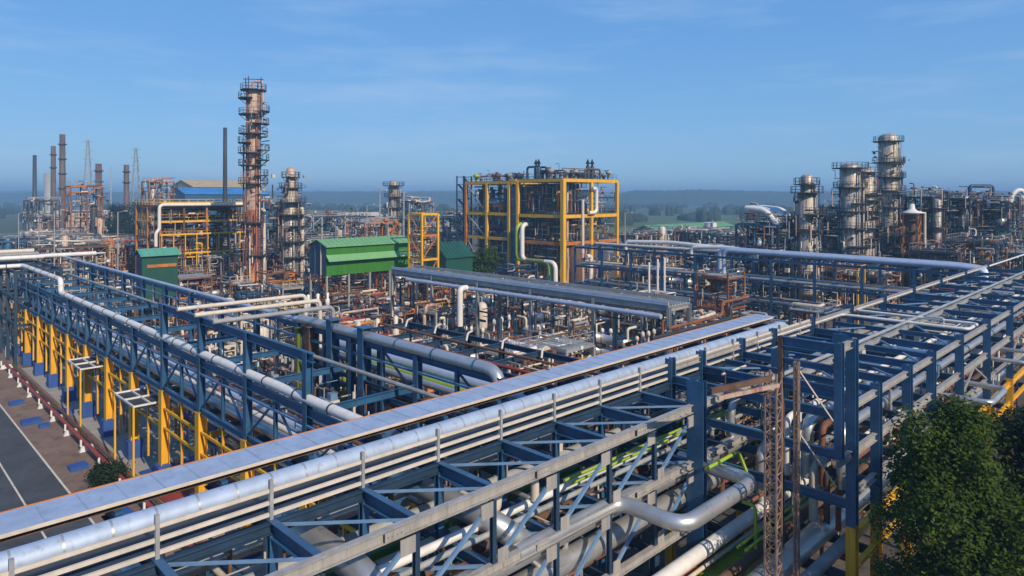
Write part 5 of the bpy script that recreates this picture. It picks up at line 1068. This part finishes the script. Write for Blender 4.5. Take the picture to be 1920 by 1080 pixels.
# ------------------------------------------------------------------ trees
def foliage(name, blobs, n, leaf, m, seed, parent):
    q = random.Random(seed); mb = MB(); v, f = mb.v, mb.f; tot = sum(b[3] ** 2 for b in blobs)
    for (bx, by, bz, br, sq) in blobs:
        # each blob: clusters of leaves on short twigs
        for c in range(int(n * br * br / tot / 9)):
            while True:
                d = V((q.uniform(-1, 1), q.uniform(-1, 1), q.uniform(-1, 1)))
                if .1 < d.length < 1: break
            d = d.normalized() * (d.length ** .35) * q.uniform(.82, 1.12); cx, cy, cz = bx + d.x * br, by + d.y * br, bz + d.z * br * sq
            out_ = d.normalized()
            for k in range(9):
                nn = out_ * .8 + V((0, 0, .9)) + V((q.gauss(0, .5), q.gauss(0, .5), q.gauss(0, .5))); nn.normalize()
                a = nn.cross(V((q.gauss(0, 1), q.gauss(0, 1), q.gauss(0, 1)))).normalized(); b = a.cross(nn).normalized()
                s_ = leaf * q.uniform(.7, 1.4); o = V((cx, cy, cz)) + V((q.gauss(0, 1), q.gauss(0, 1), q.gauss(0, 1))) * leaf * 1.1
                i = len(v); v += [tuple(o), tuple(o + a * s_ * .5 + b * s_ * .26), tuple(o + a * s_), tuple(o + a * s_ * .5 - b * s_ * .26)]; f.append((i, i + 1, i + 2, i + 3))
    mb.sm = [False] * len(f); return mb.build(name, m, parent)
def tree(label, x, y, h, blobs, n, leaf, m, seed, tr=.3, group=None):
    t = thing('leafy_tree', (x, y, 0), label, 'tree', group); q = random.Random(seed)
    mb = MB().tube([(x, y, 0), (x + .2, y + .1, h * .3), (x - .1, y + .3, h * .55), (x + .2, y, h * .8)], tr, 8, .5)
    for b in blobs[:7]: mb.tube([(x, y, h * q.uniform(.25, .5)), ((x + b[0]) / 2, (y + b[1]) / 2, (h * .4 + b[2]) / 2 + .5), (b[0], b[1], b[2])], tr * .33, 6, .6)
    mb.build('trunk', 'bark', t); foliage('crown', blobs, n, leaf, m, seed, t); return t
def blobset(x, y, h, rad, n, seed, zlo=.35, fs=1.0):
    q = random.Random(seed); B = []
    for i in range(n):
        a, k = q.uniform(0, 6.28), q.random() ** .6; z = h * (zlo + (1 - zlo) * q.random()); tap = (1 - ((z / h - zlo) / (1 - zlo)) ** 2.2) ** .5 if z < h else 0
        r = rad * q.uniform(.22, .46) * fs; B.append((x + rad * .8 * k * tap * math.cos(a), y + rad * .8 * k * tap * math.sin(a), z - r * .6, r, q.uniform(.65, .95)))
    return B
x, y = at(1800, 23.5); tree('big dark bushy tree at the lower right, its top lit yellow green', x, y, 12.9, blobset(x, y, 12.9, 3.8, 80, 2, .15, .52) + [(x, y, 8.5, 1.7, .9), (x - .6, y + .4, 11.4, 1.1, .9), (x - 1.2, y + 1, 12.0, .7, 1)], 70000, .15, 'leaf', 2)
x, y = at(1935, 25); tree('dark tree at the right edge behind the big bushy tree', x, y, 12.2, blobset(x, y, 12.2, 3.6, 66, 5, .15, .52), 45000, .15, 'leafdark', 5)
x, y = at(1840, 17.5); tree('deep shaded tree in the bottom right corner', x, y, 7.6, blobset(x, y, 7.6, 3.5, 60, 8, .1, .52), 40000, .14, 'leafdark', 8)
x, y = at(205, 47.5)
b_ = thing('shrub', (x, y, 0), 'dark green shrub at the end of the road side pipe', 'shrub'); foliage('foliage', blobset(x, y, 1.3, 1.3, 9, 4, .2), 3500, .2, 'leafdark', 4, b_); MB().tube([(x, y, 0), (x, y, .9)], .05, 6).build('stem', 'bark', b_)
for i, (px, D, h, r, lab) in enumerate(((225, 235, 18.5, 6, 'dark green tree clump in the left background, left half'), (258, 240, 19, 6.5, 'dark green tree clump in the left background, right half'), (205, 250, 17, 5, 'smaller dark tree left of the clump in the left background'), (915, 142, 9, 3.2, 'green tree at the foot of the yellow and blue frame'), (893, 150, 7, 2.6, 'smaller green tree beside the pump house'))):
    x, y = at(px, D); tree(lab, x, y, h, blobset(x, y, h, r, 14, 40 + i, .25), 5000, .55, 'leafdark' if i < 3 else 'leaf', 60 + i, .35)
q = random.Random(77); mb = None
wl = MB()                                             # far-off woods on the plain
for i in range(420):
    px, D = q.uniform(-150, 2080), q.uniform(430, 1150); x, y = at(px, D)
    r = q.uniform(4, 9); h = q.uniform(5, 11); n = 7
    for k in range(3):
        ox, oy = x + q.uniform(-r, r), y + q.uniform(-r, r); rr_ = r * q.uniform(.5, .9)
        wl.lathe((ox, oy, 0), [(rr_ * q.uniform(.8, 1), 0), (rr_ * q.uniform(.9, 1.15), h * .4), (rr_ * .7, h * .75), (0, h * q.uniform(.9, 1.1))], n)
tag(wl.build('distant_woods', 'hill'), kind='stuff')
# ------------------------------------------------------------------ haze
hz = MB().box(-4300, -4300, -2.0, 6300, 6300, 62).build('haze', 'grey'); tag(hz, kind='stuff')
hm = bpy.data.materials.new('haze_air'); hm.use_nodes = True; t = hm.node_tree; t.nodes.clear()
o_ = t.nodes.new('ShaderNodeOutputMaterial'); pv = t.nodes.new('ShaderNodeVolumePrincipled')
pv.inputs['Density'].default_value = HAZE; pv.inputs['Color'].default_value = (.38, .68, 1.0, 1); pv.inputs['Anisotropy'].default_value = 0.0
t.links.new(pv.outputs['Volume'], o_.inputs['Volume'])
hz.data.materials.clear(); hz.data.materials.append(hm)
_d = {k: v for k, v in LABELS.items() if len(v) > 1}
print('DUPLICATE LABELS', len(_d), list(_d.items())[:6]); print('OBJECTS', len(bpy.data.objects))
